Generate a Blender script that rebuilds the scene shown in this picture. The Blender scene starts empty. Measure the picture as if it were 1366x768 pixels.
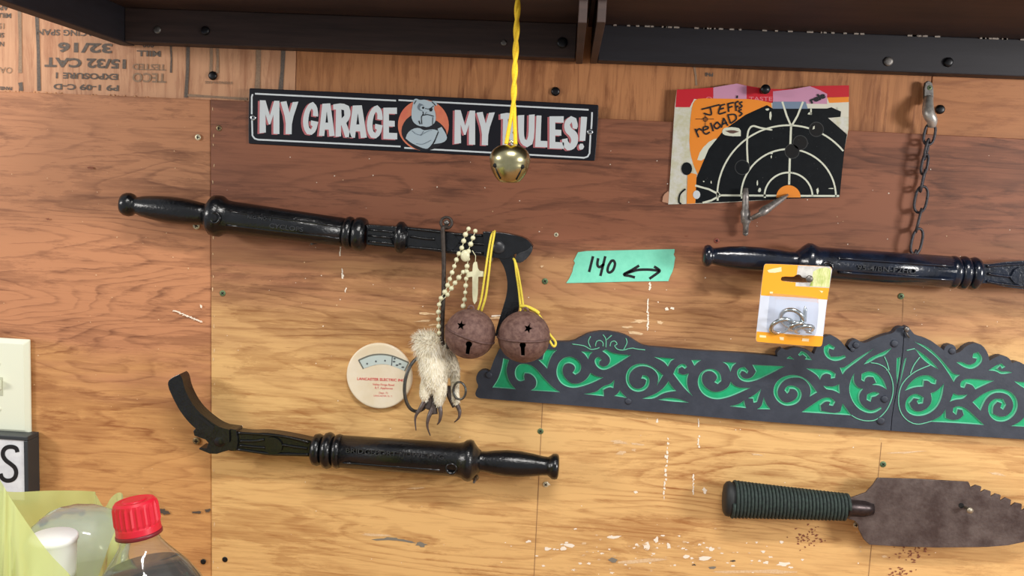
import bpy, bmesh, math, random
from mathutils import Vector, Matrix, noise
from mathutils.geometry import tessellate_polygon, delaunay_2d_cdt

# ------------------------------------------------------------------ camera
SC = bpy.context.scene
COL = SC.collection
FPX = 1150.0
CAM = Vector((0.0, -1.05, 1.5))
YAW, PITCH, ROLL = 3.4, 6.3, 2.7
RM = (Matrix.Rotation(math.radians(YAW), 3, 'Z') @ Matrix.Rotation(math.radians(90 - PITCH), 3, 'X')
      @ Matrix.Rotation(math.radians(ROLL), 3, 'Z'))
cd = bpy.data.cameras.new('camera'); cd.sensor_width = 36.0; cd.lens = 36.0 * FPX / 1366.0
cd.clip_start = 0.02; cd.clip_end = 50
cam = bpy.data.objects.new('camera', cd); COL.objects.link(cam)
cam.matrix_world = Matrix.Translation(CAM) @ RM.to_4x4()
SC.camera = cam

# ------------------------------------------------------------------ light
wd = bpy.data.worlds.new('room_ambient'); SC.world = wd; wd.use_nodes = True
wb = wd.node_tree.nodes['Background']
wb.inputs[0].default_value = (0.93, 0.95, 1.0, 1); wb.inputs[1].default_value = 0.45
SC.view_settings.view_transform = 'Standard'
SC.view_settings.look = 'None'
SC.view_settings.exposure = 0.0
SC.view_settings.gamma = 1.0
SC.view_settings.use_curve_mapping = False


def area(name, loc, target, sx, sy, watts, col):
    l = bpy.data.lights.new(name, 'AREA'); l.shape = 'RECTANGLE'; l.size = sx; l.size_y = sy
    l.energy = watts; l.color = col
    o = bpy.data.objects.new(name, l); COL.objects.link(o)
    o.location = loc
    o.rotation_euler = (Vector(target) - Vector(loc)).to_track_quat('-Z', 'Y').to_euler()
    return o


area('shop_lamp', (-1.65, -0.95, 1.78), (-0.2, 0.0, 1.3), 0.35, 0.20, 10.5, (1.0, 0.96, 0.91))
area('shop_lamp', (1.45, -0.95, 1.62), (0.25, 0.0, 1.2), 0.34, 0.24, 16, (1.0, 0.97, 0.93))
area('ceiling_tube_light', (0.15, -1.20, 2.60), (0.05, 0.0, 1.2), 0.70, 0.12, 21, (1.0, 0.96, 0.91))

# ------------------------------------------------------------------ helpers
rnd = random.Random(7)


def P(px, py, d=0.0):
    """point of the plane d metres in front of the wall that stands at photo pixel px, py"""
    r = RM @ Vector(((px - 683.0) / FPX, -(py - 384.0) / FPX, -1.0))
    t = (-d - CAM.y) / r.y
    return CAM + r * t


def S(d=0.0):
    return (1.05 - d) / FPX


def lin(c):
    out = []
    for v in c[:3]:
        v = v / 255.0
        out.append(v / 12.92 if v <= 0.04045 else ((v + 0.055) / 1.055) ** 2.4)
    return (out[0], out[1], out[2], 1.0)


MATS = {}


def mat(name, c, rough=0.5, metal=0.0, c2=None, scale=60.0, bump=0.0, bscale=200.0, spec=0.5, coat=0.0, stretch=(1, 1, 1)):
    if name in MATS: return MATS[name]
    m = bpy.data.materials.new(name); m.use_nodes = True
    nt = m.node_tree; b = nt.nodes['Principled BSDF']
    b.inputs['Base Color'].default_value = lin(c)
    b.inputs['Roughness'].default_value = rough
    b.inputs['Metallic'].default_value = metal
    b.inputs['Specular IOR Level'].default_value = spec
    b.inputs['Coat Weight'].default_value = coat
    b.inputs['Coat Roughness'].default_value = 0.15
    g = None
    if c2 is not None or bump:
        g = nt.nodes.new('ShaderNodeNewGeometry')
        mp = nt.nodes.new('ShaderNodeMapping'); mp.inputs['Scale'].default_value = stretch
        nt.links.new(g.outputs['Position'], mp.inputs['Vector'])
    if c2 is not None:
        n = nt.nodes.new('ShaderNodeTexNoise'); n.inputs['Scale'].default_value = scale
        n.inputs['Detail'].default_value = 5; n.inputs['Roughness'].default_value = 0.65
        nt.links.new(mp.outputs[0], n.inputs['Vector'])
        r = nt.nodes.new('ShaderNodeValToRGB')
        r.color_ramp.elements[0].position = 0.36; r.color_ramp.elements[0].color = lin(c)
        r.color_ramp.elements[1].position = 0.64; r.color_ramp.elements[1].color = lin(c2)
        nt.links.new(n.outputs['Fac'], r.inputs[0]); nt.links.new(r.outputs[0], b.inputs['Base Color'])
    if bump:
        n2 = nt.nodes.new('ShaderNodeTexNoise'); n2.inputs['Scale'].default_value = bscale
        n2.inputs['Detail'].default_value = 4
        nt.links.new(mp.outputs[0], n2.inputs['Vector'])
        bp = nt.nodes.new('ShaderNodeBump'); bp.inputs['Strength'].default_value = bump
        bp.inputs['Distance'].default_value = 0.001
        nt.links.new(n2.outputs['Fac'], bp.inputs['Height']); nt.links.new(bp.outputs[0], b.inputs['Normal'])
    MATS[name] = m
    return m


def wood(name, light, dark, axis='x', upper_tones=None, zb=1.4, slope=0.0, soft=0.05, seed=0.0, rings=15.0, rough=0.55):
    """rotary-cut plywood face: contour rings of a stretched noise, fibres, and a second, redder and darker pair of tones above zb"""
    m = bpy.data.materials.new(name); m.use_nodes = True
    nt = m.node_tree; L = nt.links; N = nt.nodes; b = N['Principled BSDF']
    b.inputs['Roughness'].default_value = rough
    b.inputs['Specular IOR Level'].default_value = 0.35
    g = N.new('ShaderNodeNewGeometry')

    def mapping(sc, off=(0, 0, 0)):
        mp = N.new('ShaderNodeMapping'); mp.inputs['Scale'].default_value = sc; mp.inputs['Location'].default_value = off
        L.new(g.outputs['Position'], mp.inputs['Vector']); return mp.outputs[0]

    def tex(vec, sc, det=3, rgh=0.5, dist=0.0):
        n = N.new('ShaderNodeTexNoise'); n.inputs['Scale'].default_value = sc; n.inputs['Detail'].default_value = det
        n.inputs['Roughness'].default_value = rgh; n.inputs['Distortion'].default_value = dist
        L.new(vec, n.inputs['Vector']); return n.outputs['Fac']

    def mth(op, a, bb=None, c=None):
        n = N.new('ShaderNodeMath'); n.operation = op
        for i, v in enumerate((a, bb, c)):
            if v is None: continue
            if isinstance(v, (int, float)): n.inputs[i].default_value = v
            else: L.new(v, n.inputs[i])
        return n.outputs[0]

    long_, cross = (1.5, 9.0) if axis == 'x' else (13.0, 1.3)
    wob = tex(mapping((7, 1, 30) if axis == 'x' else (30, 1, 7), (seed, 0, 2)), 1.0, 4, 0.65)
    v = mapping((long_, 1, cross), (seed, seed * 1.7, seed * 0.3))
    n1 = tex(v, 1.0, 3.0, 0.42, 0.35)
    n1 = mth('ADD', n1, mth('MULTIPLY', mth('SUBTRACT', wob, 0.5), 0.055))
    ph = mth('MULTIPLY', n1, rings * 1.9)
    saw = mth('FRACT', ph)
    up_ = mth('POWER', saw, 4.5)
    dn_ = mth('MINIMUM', mth('MULTIPLY', mth('SUBTRACT', 1.0, saw), 7.0), 1.0)
    ringp = mth('MULTIPLY', up_, dn_)                     # slow rise to latewood, quicker fall
    fl, fc = (9.0, 420.0) if axis == 'x' else (420.0, 9.0)
    fib = tex(mapping((fl, 1, fc)), 1.0, 2, 0.6)
    fib2 = tex(mapping((15, 1, 120) if axis == 'x' else (150, 1, 12)), 1.0, 4, 0.65, 0.4)
    amp = tex(mapping((3, 1, 7), (seed * 2, 0, 4)), 1.0, 4)
    ampr = N.new('ShaderNodeMapRange'); ampr.inputs[1].default_value = 0.36; ampr.inputs[2].default_value = 0.66
    ampr.inputs[3].default_value = 0.10; ampr.inputs[4].default_value = 1.05
    L.new(amp, ampr.inputs[0])
    fac = mth('MULTIPLY', ringp, ampr.outputs[0])
    fac = mth('ADD', fac, mth('MULTIPLY', mth('SUBTRACT', fib, 0.5), 0.7))
    fac = mth('ADD', fac, mth('MULTIPLY', mth('SUBTRACT', fib2, 0.42), 1.15))
    tone = tex(mapping((1.6, 1, 5.5), (3, seed, 0)), 1.3, 5)
    fac = mth('ADD', fac, mth('MULTIPLY', mth('SUBTRACT', tone, 0.47), 1.1))
    flk = tex(mapping((4.5, 1, 26) if axis == 'x' else (34, 1, 5), (seed * 3, 0, 1)), 1.0, 7, 0.72, 0.3)
    fm = N.new('ShaderNodeMapRange'); fm.interpolation_type = 'SMOOTHSTEP'
    fm.inputs[1].default_value = 0.49; fm.inputs[2].default_value = 0.56; fm.inputs[3].default_value = -0.08; fm.inputs[4].default_value = 0.26
    L.new(flk, fm.inputs[0]); fac = mth('ADD', fac, fm.outputs[0])      # torn, flaky veneer patches
    fac = mth('MAXIMUM', mth('MINIMUM', fac, 1.0), 0.0)

    def mix(f, a, c):
        n = N.new('ShaderNodeMix'); n.data_type = 'RGBA'
        if isinstance(f, float): n.inputs[0].default_value = f
        else: L.new(f, n.inputs[0])
        for i, q in ((6, a), (7, c)):
            if isinstance(q, tuple): n.inputs[i].default_value = q
            else: L.new(q, n.inputs[i])
        return n.outputs[2]
    colr = mix(fac, lin(light), lin(dark))
    if upper_tones:
        hc = mix(fac, lin(upper_tones[0]), lin(upper_tones[1]))
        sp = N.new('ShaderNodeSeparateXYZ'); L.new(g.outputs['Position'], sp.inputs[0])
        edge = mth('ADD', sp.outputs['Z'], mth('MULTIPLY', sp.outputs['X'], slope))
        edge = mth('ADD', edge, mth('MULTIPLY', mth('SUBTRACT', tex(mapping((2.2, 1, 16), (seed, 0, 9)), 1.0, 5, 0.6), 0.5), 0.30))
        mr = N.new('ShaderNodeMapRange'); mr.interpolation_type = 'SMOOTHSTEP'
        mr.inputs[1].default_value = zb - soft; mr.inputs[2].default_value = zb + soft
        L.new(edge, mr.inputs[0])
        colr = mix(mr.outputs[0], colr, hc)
    L.new(colr, b.inputs['Base Color'])
    bp = N.new('ShaderNodeBump'); bp.inputs['Strength'].default_value = 0.22; bp.inputs['Distance'].default_value = 0.0006
    L.new(fac, bp.inputs['Height']); L.new(bp.outputs[0], b.inputs['Normal'])
    return m


def film(name, c, transp, gloss=0.12, transl=0.5, rough=0.2):
    """thin plastic film: part see-through, part diffuse/translucent, a little gloss"""
    m = bpy.data.materials.new(name); m.use_nodes = True
    nt = m.node_tree; N = nt.nodes; L = nt.links
    N.remove(N['Principled BSDF']); out = N['Material Output']
    t = N.new('ShaderNodeBsdfTransparent'); t.inputs[0].default_value = (*[0.5 + 0.5 * v for v in lin(c)[:3]], 1)
    d = N.new('ShaderNodeBsdfDiffuse'); d.inputs[0].default_value = lin(c)
    tl = N.new('ShaderNodeBsdfTranslucent'); tl.inputs[0].default_value = lin(c)
    gl = N.new('ShaderNodeBsdfGlossy'); gl.inputs[1].default_value = rough
    m1 = N.new('ShaderNodeMixShader'); m1.inputs[0].default_value = transl
    L.new(d.outputs[0], m1.inputs[1]); L.new(tl.outputs[0], m1.inputs[2])
    m2 = N.new('ShaderNodeMixShader'); m2.inputs[0].default_value = transp
    L.new(m1.outputs[0], m2.inputs[1]); L.new(t.outputs[0], m2.inputs[2])
    lwt = N.new('ShaderNodeLayerWeight'); fr = N.new('ShaderNodeMath'); fr.operation = 'POWER'; fr.inputs[1].default_value = 4.0
    L.new(lwt.outputs['Facing'], fr.inputs[0])
    ml = N.new('ShaderNodeMath'); ml.operation = 'ADD'; ml.inputs[1].default_value = gloss; ml.use_clamp = True
    L.new(fr.outputs[0], ml.inputs[0])
    m3 = N.new('ShaderNodeMixShader'); L.new(ml.outputs[0], m3.inputs[0])
    L.new(m2.outputs[0], m3.inputs[1]); L.new(gl.outputs[0], m3.inputs[2])
    L.new(m3.outputs[0], out.inputs[0])
    return m


class MB:
    """collects geometry in world coordinates, builds ONE mesh object"""
    def __init__(s): s.v = []; s.f = []; s.mi = []; s.sm = []

    def add(s, vs, fs, mi=0, smooth=False):
        o = len(s.v); s.v += [Vector(v) for v in vs]
        for f in fs:
            s.f.append([o + i for i in f]); s.mi.append(mi); s.sm.append(smooth)
        return s

    def prism(s, pts, df, db, mi=0, side_mi=None, dref=None, back=True):
        """pixel outline at distance df from the wall, extruded straight back to db"""
        w = [P(x, y, df if dref is None else dref) for x, y in pts]
        n = len(w)
        fr = [Vector((p.x, -df, p.z)) for p in w]; bk = [Vector((p.x, -db, p.z)) for p in w]
        tris = tessellate_polygon([fr])
        s.add(fr, [tuple(t) for t in tris], mi)
        if back:
            s.add(bk, [tuple(reversed(t)) for t in tris], mi)
            s.add(fr + bk, [(i, (i + 1) % n, n + (i + 1) % n, n + i) for i in range(n)], mi if side_mi is None else side_mi)
        return s

    def flat(s, pts, d, mi=0): return s.prism(pts, d, d, mi, back=False)

    def box(s, lo, hi, mi=0):
        (a, b, c), (x, y, z) = lo, hi
        v = [(a, b, c), (x, b, c), (x, y, c), (a, y, c), (a, b, z), (x, b, z), (x, y, z), (a, y, z)]
        return s.add(v, [(0, 3, 2, 1), (4, 5, 6, 7), (0, 1, 5, 4), (1, 2, 6, 5), (2, 3, 7, 6), (3, 0, 4, 7)], mi)

    def lathe(s, A, B, prof, seg=28, mi=0, squash=1.0, smooth=True, phase=0.0):
        """rings round the axis A->B; prof = [(metres along, radius)]"""
        A = Vector(A); ax = (Vector(B) - A).normalized()
        u = Vector((0, -1, 0)); u = (u - ax * u.dot(ax))
        if u.length < 1e-4: u = Vector((1, 0, 0))
        u.normalize(); w = ax.cross(u)
        vs = []; fs = []; n = len(prof)
        for t, r in prof:
            for k in range(seg):
                a = 2 * math.pi * k / seg + phase
                vs.append(A + ax * t + u * (math.cos(a) * r * squash) + w * (math.sin(a) * r))
        for i in range(n - 1):
            for k in range(seg):
                k2 = (k + 1) % seg
                fs.append((i * seg + k, i * seg + k2, (i + 1) * seg + k2, (i + 1) * seg + k))
        s.add(vs, fs, mi, smooth)
        if prof[0][1] > 1e-5: s.add(vs[:seg], [tuple(reversed(range(seg)))], mi)
        if prof[-1][1] > 1e-5: s.add(vs[-seg:], [tuple(range(seg))], mi)
        return s

    def tube(s, pts, r, seg=8, mi=0, closed=False, rads=None):
        pts = [Vector(p) for p in pts]; n = len(pts)
        vs = []; up = None
        for i, p in enumerate(pts):
            a = pts[(i - 1) % n] if (closed or i > 0) else p
            b = pts[(i + 1) % n] if (closed or i < n - 1) else p
            t = (b - a).normalized()
            if up is None:
                up = Vector((0, -1, 0)) if abs(t.y) < 0.9 else Vector((1, 0, 0))
            up = (up - t * up.dot(t)).normalized(); w = t.cross(up)
            rr = rads[i] if rads else r
            for k in range(seg):
                a_ = 2 * math.pi * k / seg
                vs.append(p + up * math.cos(a_) * rr + w * math.sin(a_) * rr)
        fs = []
        for i in range(n if closed else n - 1):
            j = (i + 1) % n
            for k in range(seg):
                k2 = (k + 1) % seg
                fs.append((i * seg + k, i * seg + k2, j * seg + k2, j * seg + k))
        s.add(vs, fs, mi, True)
        if not closed:
            s.add(vs[:seg], [tuple(reversed(range(seg)))], mi); s.add(vs[-seg:], [tuple(range(seg))], mi)
        return s

    def ball(s, c, r, mi=0, seg=12, rng=8, sc=(1, 1, 1)):
        c = Vector(c); vs = [c + Vector((0, 0, r * sc[2]))]; fs = []
        for i in range(1, rng):
            th = math.pi * i / rng
            for k in range(seg):
                a = 2 * math.pi * k / seg
                vs.append(c + Vector((math.sin(th) * math.cos(a) * r * sc[0], math.sin(th) * math.sin(a) * r * sc[1], math.cos(th) * r * sc[2])))
        vs.append(c - Vector((0, 0, r * sc[2])))
        for k in range(seg):
            k2 = (k + 1) % seg
            fs.append((0, 1 + k, 1 + k2)); fs.append((len(vs) - 1, 1 + (rng - 2) * seg + k2, 1 + (rng - 2) * seg + k))
            for i in range(rng - 2):
                fs.append((1 + i * seg + k, 1 + (i + 1) * seg + k, 1 + (i + 1) * seg + k2, 1 + i * seg + k2))
        return s.add(vs, fs, mi, True)

    def ribbon(s, pts, wpx, d, mi=0, caps=True):
        """flat pen stroke along pixel points, wpx pixels wide (or one width per point)"""
        n = len(pts); W = wpx if isinstance(wpx, (list, tuple)) else [wpx] * n
        Lf, Rt = [], []
        for i, (x, y) in enumerate(pts):
            a = pts[max(i - 1, 0)]; b = pts[min(i + 1, n - 1)]
            tx, ty = b[0] - a[0], b[1] - a[1]; l = math.hypot(tx, ty) or 1
            nx, ny = -ty / l * W[i] / 2, tx / l * W[i] / 2
            Lf.append((x + nx, y + ny)); Rt.append((x - nx, y - ny))
        vs = [P(x, y, d) for x, y in Lf] + [P(x, y, d) for x, y in Rt]
        s.add(vs, [(i, i + 1, n + i + 1, n + i) for i in range(n - 1)], mi)
        return s

    def build(s, name, mats, parent=None, origin=None, bevel=0.0):
        o0 = Vector(origin) if origin is not None else (Vector(parent['_o']) if parent is not None and '_o' in parent else Vector((0, 0, 0)))
        me = bpy.data.meshes.new(name)
        me.from_pydata([tuple(v - o0) for v in s.v], [], s.f)
        ms = mats if isinstance(mats, (list, tuple)) else [mats]
        for m in ms: me.materials.append(m)
        me.polygons.foreach_set('material_index', s.mi); me.polygons.foreach_set('use_smooth', s.sm)
        me.update()
        bm = bmesh.new(); bm.from_mesh(me)
        bmesh.ops.remove_doubles(bm, verts=bm.verts, dist=1e-6)
        bmesh.ops.recalc_face_normals(bm, faces=bm.faces)
        bm.to_mesh(me); bm.free()
        o = bpy.data.objects.new(name, me); COL.objects.link(o)
        if parent is not None:
            o.parent = parent; o['_o'] = list(o0)
        else:
            o.location = o0; o['_o'] = list(o0)
        if bevel:
            bv = o.modifiers.new('soft_edges', 'BEVEL'); bv.width = bevel; bv.segments = 2; bv.limit_method = 'ANGLE'
            bv.angle_limit = math.radians(40)
        return o


def ccw(pts):
    a = sum(pts[i - 1][0] * pts[i][1] - pts[i][0] * pts[i - 1][1] for i in range(len(pts)))
    return list(pts) if a < 0 else list(reversed(pts))      # counter-clockwise once y points up


def tag(o, label, cat, group=None):
    o['label'] = label; o['category'] = cat
    if group: o['group'] = group
    return o


def thing(name, label, cat, loc, group=None):
    o = bpy.data.objects.new(name, None); COL.objects.link(o); o.location = loc; o.empty_display_size = 0.02
    o['_o'] = list(loc)
    return tag(o, label, cat, group)


def struct(o): o['kind'] = 'structure'; return o


def crv(pts, n=6, closed=False):
    """Catmull-Rom through points of any dimension"""
    pts = [tuple(p) for p in pts]; m = len(pts); out = []
    for i in range(m if closed else m - 1):
        if closed: q = [pts[(i + k - 1) % m] for k in range(4)]
        else: q = [pts[max(i - 1, 0)], pts[i], pts[i + 1], pts[min(i + 2, m - 1)]]
        for j in range(n):
            t = j / n; t2 = t * t; t3 = t2 * t
            out.append(tuple(0.5 * (2 * b + (c - a) * t + (2 * a - 5 * b + 4 * c - d) * t2 + (3 * b - a - 3 * c + d) * t3)
                             for a, b, c, d in zip(*q)))
    if not closed: out.append(pts[-1])
    return out


def soften(pts, keep=62, it=1):
    """round a traced outline but keep its sharp corners"""
    for _ in range(it):
        n = len(pts); out = []
        for i in range(n):
            a, b, c = pts[i - 1], pts[i], pts[(i + 1) % n]
            a1 = math.atan2(b[1] - a[1], b[0] - a[0]); a2 = math.atan2(c[1] - b[1], c[0] - b[0])
            d = abs((a2 - a1 + math.pi) % (2 * math.pi) - math.pi)
            if math.degrees(d) > keep: out.append(b)
            else:
                out.append((b[0] + (a[0] - b[0]) * .25, b[1] + (a[1] - b[1]) * .25))
                out.append((b[0] + (c[0] - b[0]) * .25, b[1] + (c[1] - b[1]) * .25))
        pts = out
    return pts


def disc(cx, cy, r, n=24, ry=None, a0=0, a1=360):
    ry = ry or r
    full = (a1 - a0) >= 360
    return [(cx + r * math.cos(math.radians(a0 + (a1 - a0) * k / (n if full else n - 1))),
             cy - ry * math.sin(math.radians(a0 + (a1 - a0) * k / (n if full else n - 1)))) for k in range(n)]


def arc(cx, cy, r, a0, a1, n=24, ry=None): return disc(cx, cy, r, n, ry, a0, a1)


def text_into(mb, body, x, y, hpx, ang, d, mi=0, wscale=1.0, bold=0.0, align='CENTER', extr=0.0):
    """printed lettering laid on the plane d; cap height hpx, rotated ang degrees clockwise in the photo"""
    cu = bpy.data.curves.new('lettering', 'FONT'); cu.body = body; cu.size = 1.0
    cu.align_x = align; cu.align_y = 'CENTER'; cu.offset = bold; cu.resolution_u = 3
    cu.extrude = extr
    ob = bpy.data.objects.new('lettering', cu); COL.objects.link(ob)
    dg = bpy.context.evaluated_depsgraph_get(); dg.update()
    me = bpy.data.meshes.new_from_object(ob.evaluated_get(dg))
    bpy.data.objects.remove(ob); bpy.data.curves.remove(cu)
    k = hpx / 0.70; ca, sa = math.cos(math.radians(ang)), math.sin(math.radians(ang))
    vs = []
    for v in me.vertices:
        lx, ly = v.co.x * k * wscale, -v.co.y * k
        vs.append(P(x + lx * ca - ly * sa, y + lx * sa + ly * ca, d + v.co.z))
    mb.add(vs, [tuple(p.vertices) for p in me.polygons], mi)
    bpy.data.meshes.remove(me)


# ------------------------------------------------------------------ materials
M_black = mat('black_enamel_cast_iron', (7, 8, 10), 0.25, 0.0, c2=(16, 18, 22), scale=90, bump=0.45, bscale=330, coat=0.1)
M_blueblack = mat('blue_black_enamel', (10, 13, 22), 0.22, 0.0, c2=(18, 27, 44), scale=70, bump=0.4, bscale=280, coat=0.4)
M_dull = mat('worn_glint_iron', (30, 31, 34), 0.38, 0.0, c2=(56, 58, 62), scale=80, bump=0.25, bscale=240)  # worn iron; its lighter grey also paints highlights onto the cast lettering
M_hole = mat('dark_bore', (5, 5, 6), 0.8)
M_rust = mat('rusted_steel', (94, 66, 60), 0.7, 0.2, c2=(128, 98, 88), scale=160, bump=0.5, bscale=420)
M_rustseam = mat('rusted_seam', (112, 86, 80), 0.6, 0.3, c2=(84, 58, 54), scale=200)
M_yellow = mat('yellow_twine', (236, 216, 84), 0.8, c2=(222, 196, 60), scale=900)
M_yellow_rope = mat('yellow_cord', (250, 214, 45), 0.7, c2=(240, 190, 30), scale=700)
M_brass = mat('tarnished_brass', (196, 188, 148), 0.26, 1.0, c2=(176, 168, 126), scale=70)
M_steel = mat('zinc_plated_steel', (205, 208, 210), 0.25, 1.0)
M_greysteel = mat('dull_grey_steel', (132, 128, 124), 0.45, 0.8, c2=(100, 96, 92), scale=200)
M_chain = mat('dark_weathered_chain', (80, 78, 82), 0.5, 0.5, c2=(56, 54, 58), scale=300)
M_iron = mat('brown_old_iron', (74, 66, 60), 0.55, 0.5, c2=(56, 48, 44), scale=250)
M_shelf = mat('dark_stained_shelf_wood', (62, 43, 36), 0.6, c2=(46, 31, 26), scale=9, stretch=(1, 3, 14))
M_shelf_blue = mat('black_stained_board', (33, 31, 38), 0.6, c2=(27, 24, 30), scale=12, stretch=(1, 2, 14))
M_cleat = mat('dark_cleat_wood', (60, 43, 38), 0.6, c2=(45, 31, 27), scale=12, stretch=(1, 3, 14))
M_stamp = mat('stamp_ink', (92, 84, 78), 0.8, c2=(118, 104, 92), scale=500)
M_stampf = mat('faded_stamp_ink', (142, 118, 98), 0.8, c2=(165, 135, 108), scale=500)
M_signblack = mat('sign_black', (22, 22, 31), 0.4, spec=.3)
M_white = mat('print_white', (222, 230, 234), 0.45)
M_paper = mat('paper_white', (225, 222, 205), 0.6)
M_red = mat('print_pink_red', (196, 110, 116), 0.45)
M_ink = mat('black_marker', (14, 16, 20), 0.5)

# ------------------------------------------------------------------ the wall and its plywood sheets
wb_ = MB().box((-1.15, 0.030, 0.80), (1.15, 0.050, 2.05))
wall = struct(wb_.build('wall_back', mat('wall_framing_wood', (120, 90, 62), 0.8, c2=(100, 74, 52), scale=20)))
wall['_o'] = [0, 0, 0]
RED = ((205, 142, 108), (160, 98, 70))
W_left = wood('plywood_left_sheet', (210, 156, 98), (152, 96, 54), 'x', upper_tones=((194, 134, 94), (116, 70, 46)), zb=1.215, slope=0.05, seed=3.1, rings=15)
W_right = wood('plywood_right_sheet', (226, 182, 120), (158, 103, 55), 'x', upper_tones=((152, 97, 71), (84, 51, 38)), zb=1.345, slope=0.0, soft=0.13, seed=8.4, rings=12)  # tones turn redder and darker towards the top of the sheet
W_top = wood('plywood_sheathing', (212, 160, 122), (162, 106, 74), 'z', seed=5.5, rings=7)
W_topmid = wood('plywood_sheathing_orange', (192, 132, 86), (130, 78, 46), 'z', seed=1.5, rings=8)
W_topright = wood('plywood_orange_strip', (184, 124, 80), (138, 84, 50), 'x', seed=2.2, rings=6)
BEZ = 0.85


def px_panel(name, corners, dfront, m, dback=0.029):
    """corners in world x, z"""
    mb = MB(); n = len(corners)
    fr = [Vector((x, -dfront, z)) for x, z in corners]; bk = [Vector((x, dback, z)) for x, z in corners]
    mb.add(fr + bk, [tuple(range(n)), tuple(reversed(range(n, 2 * n)))] + [(i, (i + 1) % n, n + (i + 1) % n, n + i) for i in range(n)])
    return mb.build(name, m, wall, bevel=0.0008)


def xz(px, py, d=0.0): p = P(px, py, d); return (p.x, p.z)


zl = xz(0, 122)[1]; zm = xz(282, 133)[1]; zr = xz(1366, 190)[1]
xs, xs2 = xz(281, 150)[0], xz(284, 768)[0]
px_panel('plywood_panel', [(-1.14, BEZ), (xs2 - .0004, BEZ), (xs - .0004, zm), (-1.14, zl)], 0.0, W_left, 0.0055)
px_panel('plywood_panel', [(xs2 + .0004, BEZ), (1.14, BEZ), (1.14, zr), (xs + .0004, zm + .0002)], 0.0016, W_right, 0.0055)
x1, x2 = xz(392, 100)[0], xz(1243, 140)[0]
px_panel('plywood_panel', [(-1.14, zl - .002), (xs, zm - .002), (x1, zm - .004), (x1, 2.04), (-1.14, 2.04)], -0.0062, W_top)
px_panel('plywood_panel', [(x1 + .0006, zm - .006), (x2 - .0008, (zm + zr) / 2 - .006), (x2 - .0008, 2.04), (x1 + .0006, 2.04)], -0.0060, W_topmid)
px_panel('plywood_panel', [(x2, (zm + zr) / 2 - .006), (1.14, zr - .004), (1.14, 2.04), (x2, 2.04)], -0.0058, W_topright)
DW = 0.0019      # just proud of the sheets

# splintered paper-thin veneer torn along the top seam
sp = MB()
for k in range(260):
    x = rnd.uniform(-20, 1380); y = 121.5 + x * 0.0497
    h = rnd.uniform(1, 4) if 1000 > x > 130 else rnd.uniform(1, 3)
    a = rnd.uniform(0.8, 2.2)
    sp.prism([(x - a, y + 1.2), (x - a * .2, y - h), (x + a, y + 1.0)], -0.0045, -0.0058, 0)
so = sp.build('torn_veneer_fringe', mat('torn_veneer', (226, 178, 132), 0.8), wall); so['kind'] = 'stuff'

# grade stamps (upside down, as the sheet was hung)
st = MB()
D0 = -0.0055
for body, x, y, h, w, bold, mi in (
        ('P9 1-09 C-D', 115, 116, 7.2, 1.65, .03, 0), ('EXPOSURE 1', 115, 101, 7.6, 1.42, .03, 0), ('15/32 CAT', 116, 83.5, 11.5, 1.5, .04, 0),
        ('32/16', 114, 63, 11.8, 1.9, .04, 0), ('SIZED FOR SPACING SPAN', 126, 44, 7.6, 1.2, .02, 0), ('TECO', 199, 103, 12, 1.0, .02, 1), ('TESTED', 199, 89, 8, 1.15, .015, 1),
        ('MILL', 199, 71, 7.5, 1.5, .03, 0), ('000', 198, 60, 5.5, 1.3, .03, 0), ('APA', 2, 10, 6, 1.1, .03, 0), ('MILL GR', -2, 20, 6, 1.1, .03, 0), ('15/32', -4, 34, 7, 1, .02, 1),
        ('SPACING', -12, 46, 6, 1.0, .02, 0), ('NDED', -6, 58, 6, 1, .02, 0), ('PANEL GRADE MARK', -12, 117, 4.2, 1.0, .04, 0),
        ('STRENGTH AXIS', 292, 110, 3.5, 1.0, .02, 1), ('OAD', 4, 93, 8, 1, 0, 1), ('PNI', 946, 99, 5, 1.0, .03, 0)):
    text_into(st, body, x, y, h, 181.5, D0, mi, w, bold)
for (xa, ya, xb, yb, w, mi) in ((26, 14, 27, 97, 5, 1), (49, 18, 52, 121, 5, 0), (251, 60, 248, 130, 5, 0), (282, 60, 281, 98, 4.5, 1), (290, 60, 290, 98, 4, 1), (345, 66, 343, 120, 7, 1),
                             (378, 67, 374, 122, 6, 0), (27, 110, 28, 121, 6, 0), (228, 60, 228, 97, 2.5, 0), (250, 127, 330, 132, 3.5, 1), (926, 88, 929, 114, 3, 1)):
    st.ribbon([(xa, ya), ((xa + xb) / 2 + .6, (ya + yb) / 2), (xb, yb)], [w, w * .8, w], D0, mi)
st.build('grade_stamp', [M_stamp, M_stampf], wall)

# pencil lines, paint flecks and dark chips on the face veneer
pl = MB()
for a, b in (((724, 535), (712, 775)), ((1176, 590), (1158, 775)), ((1205, 395), (1204, 430))):
    pl.ribbon([a, b], 0.8, DW, 0)
pl.build('pencil_line', mat('pencil_grey', (150, 112, 76), 0.8), wall)
fk = MB()


def fleck(x, y, rx, ry, mi=0, ang=0.0, rough=0.45):
    n = 11; pts = []; rx *= .8; ry *= .8
    for k in range(n):
        a = 2 * math.pi * k / n; q = 1 + rnd.uniform(-rough, rough)
        u, v = rx * q * math.cos(a), ry * q * math.sin(a)
        pts.append((x + u * math.cos(ang) - v * math.sin(ang), y + u * math.sin(ang) + v * math.cos(ang)))
    fk.flat(pts, DW + rnd.uniform(0, 2e-4), mi)


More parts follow.
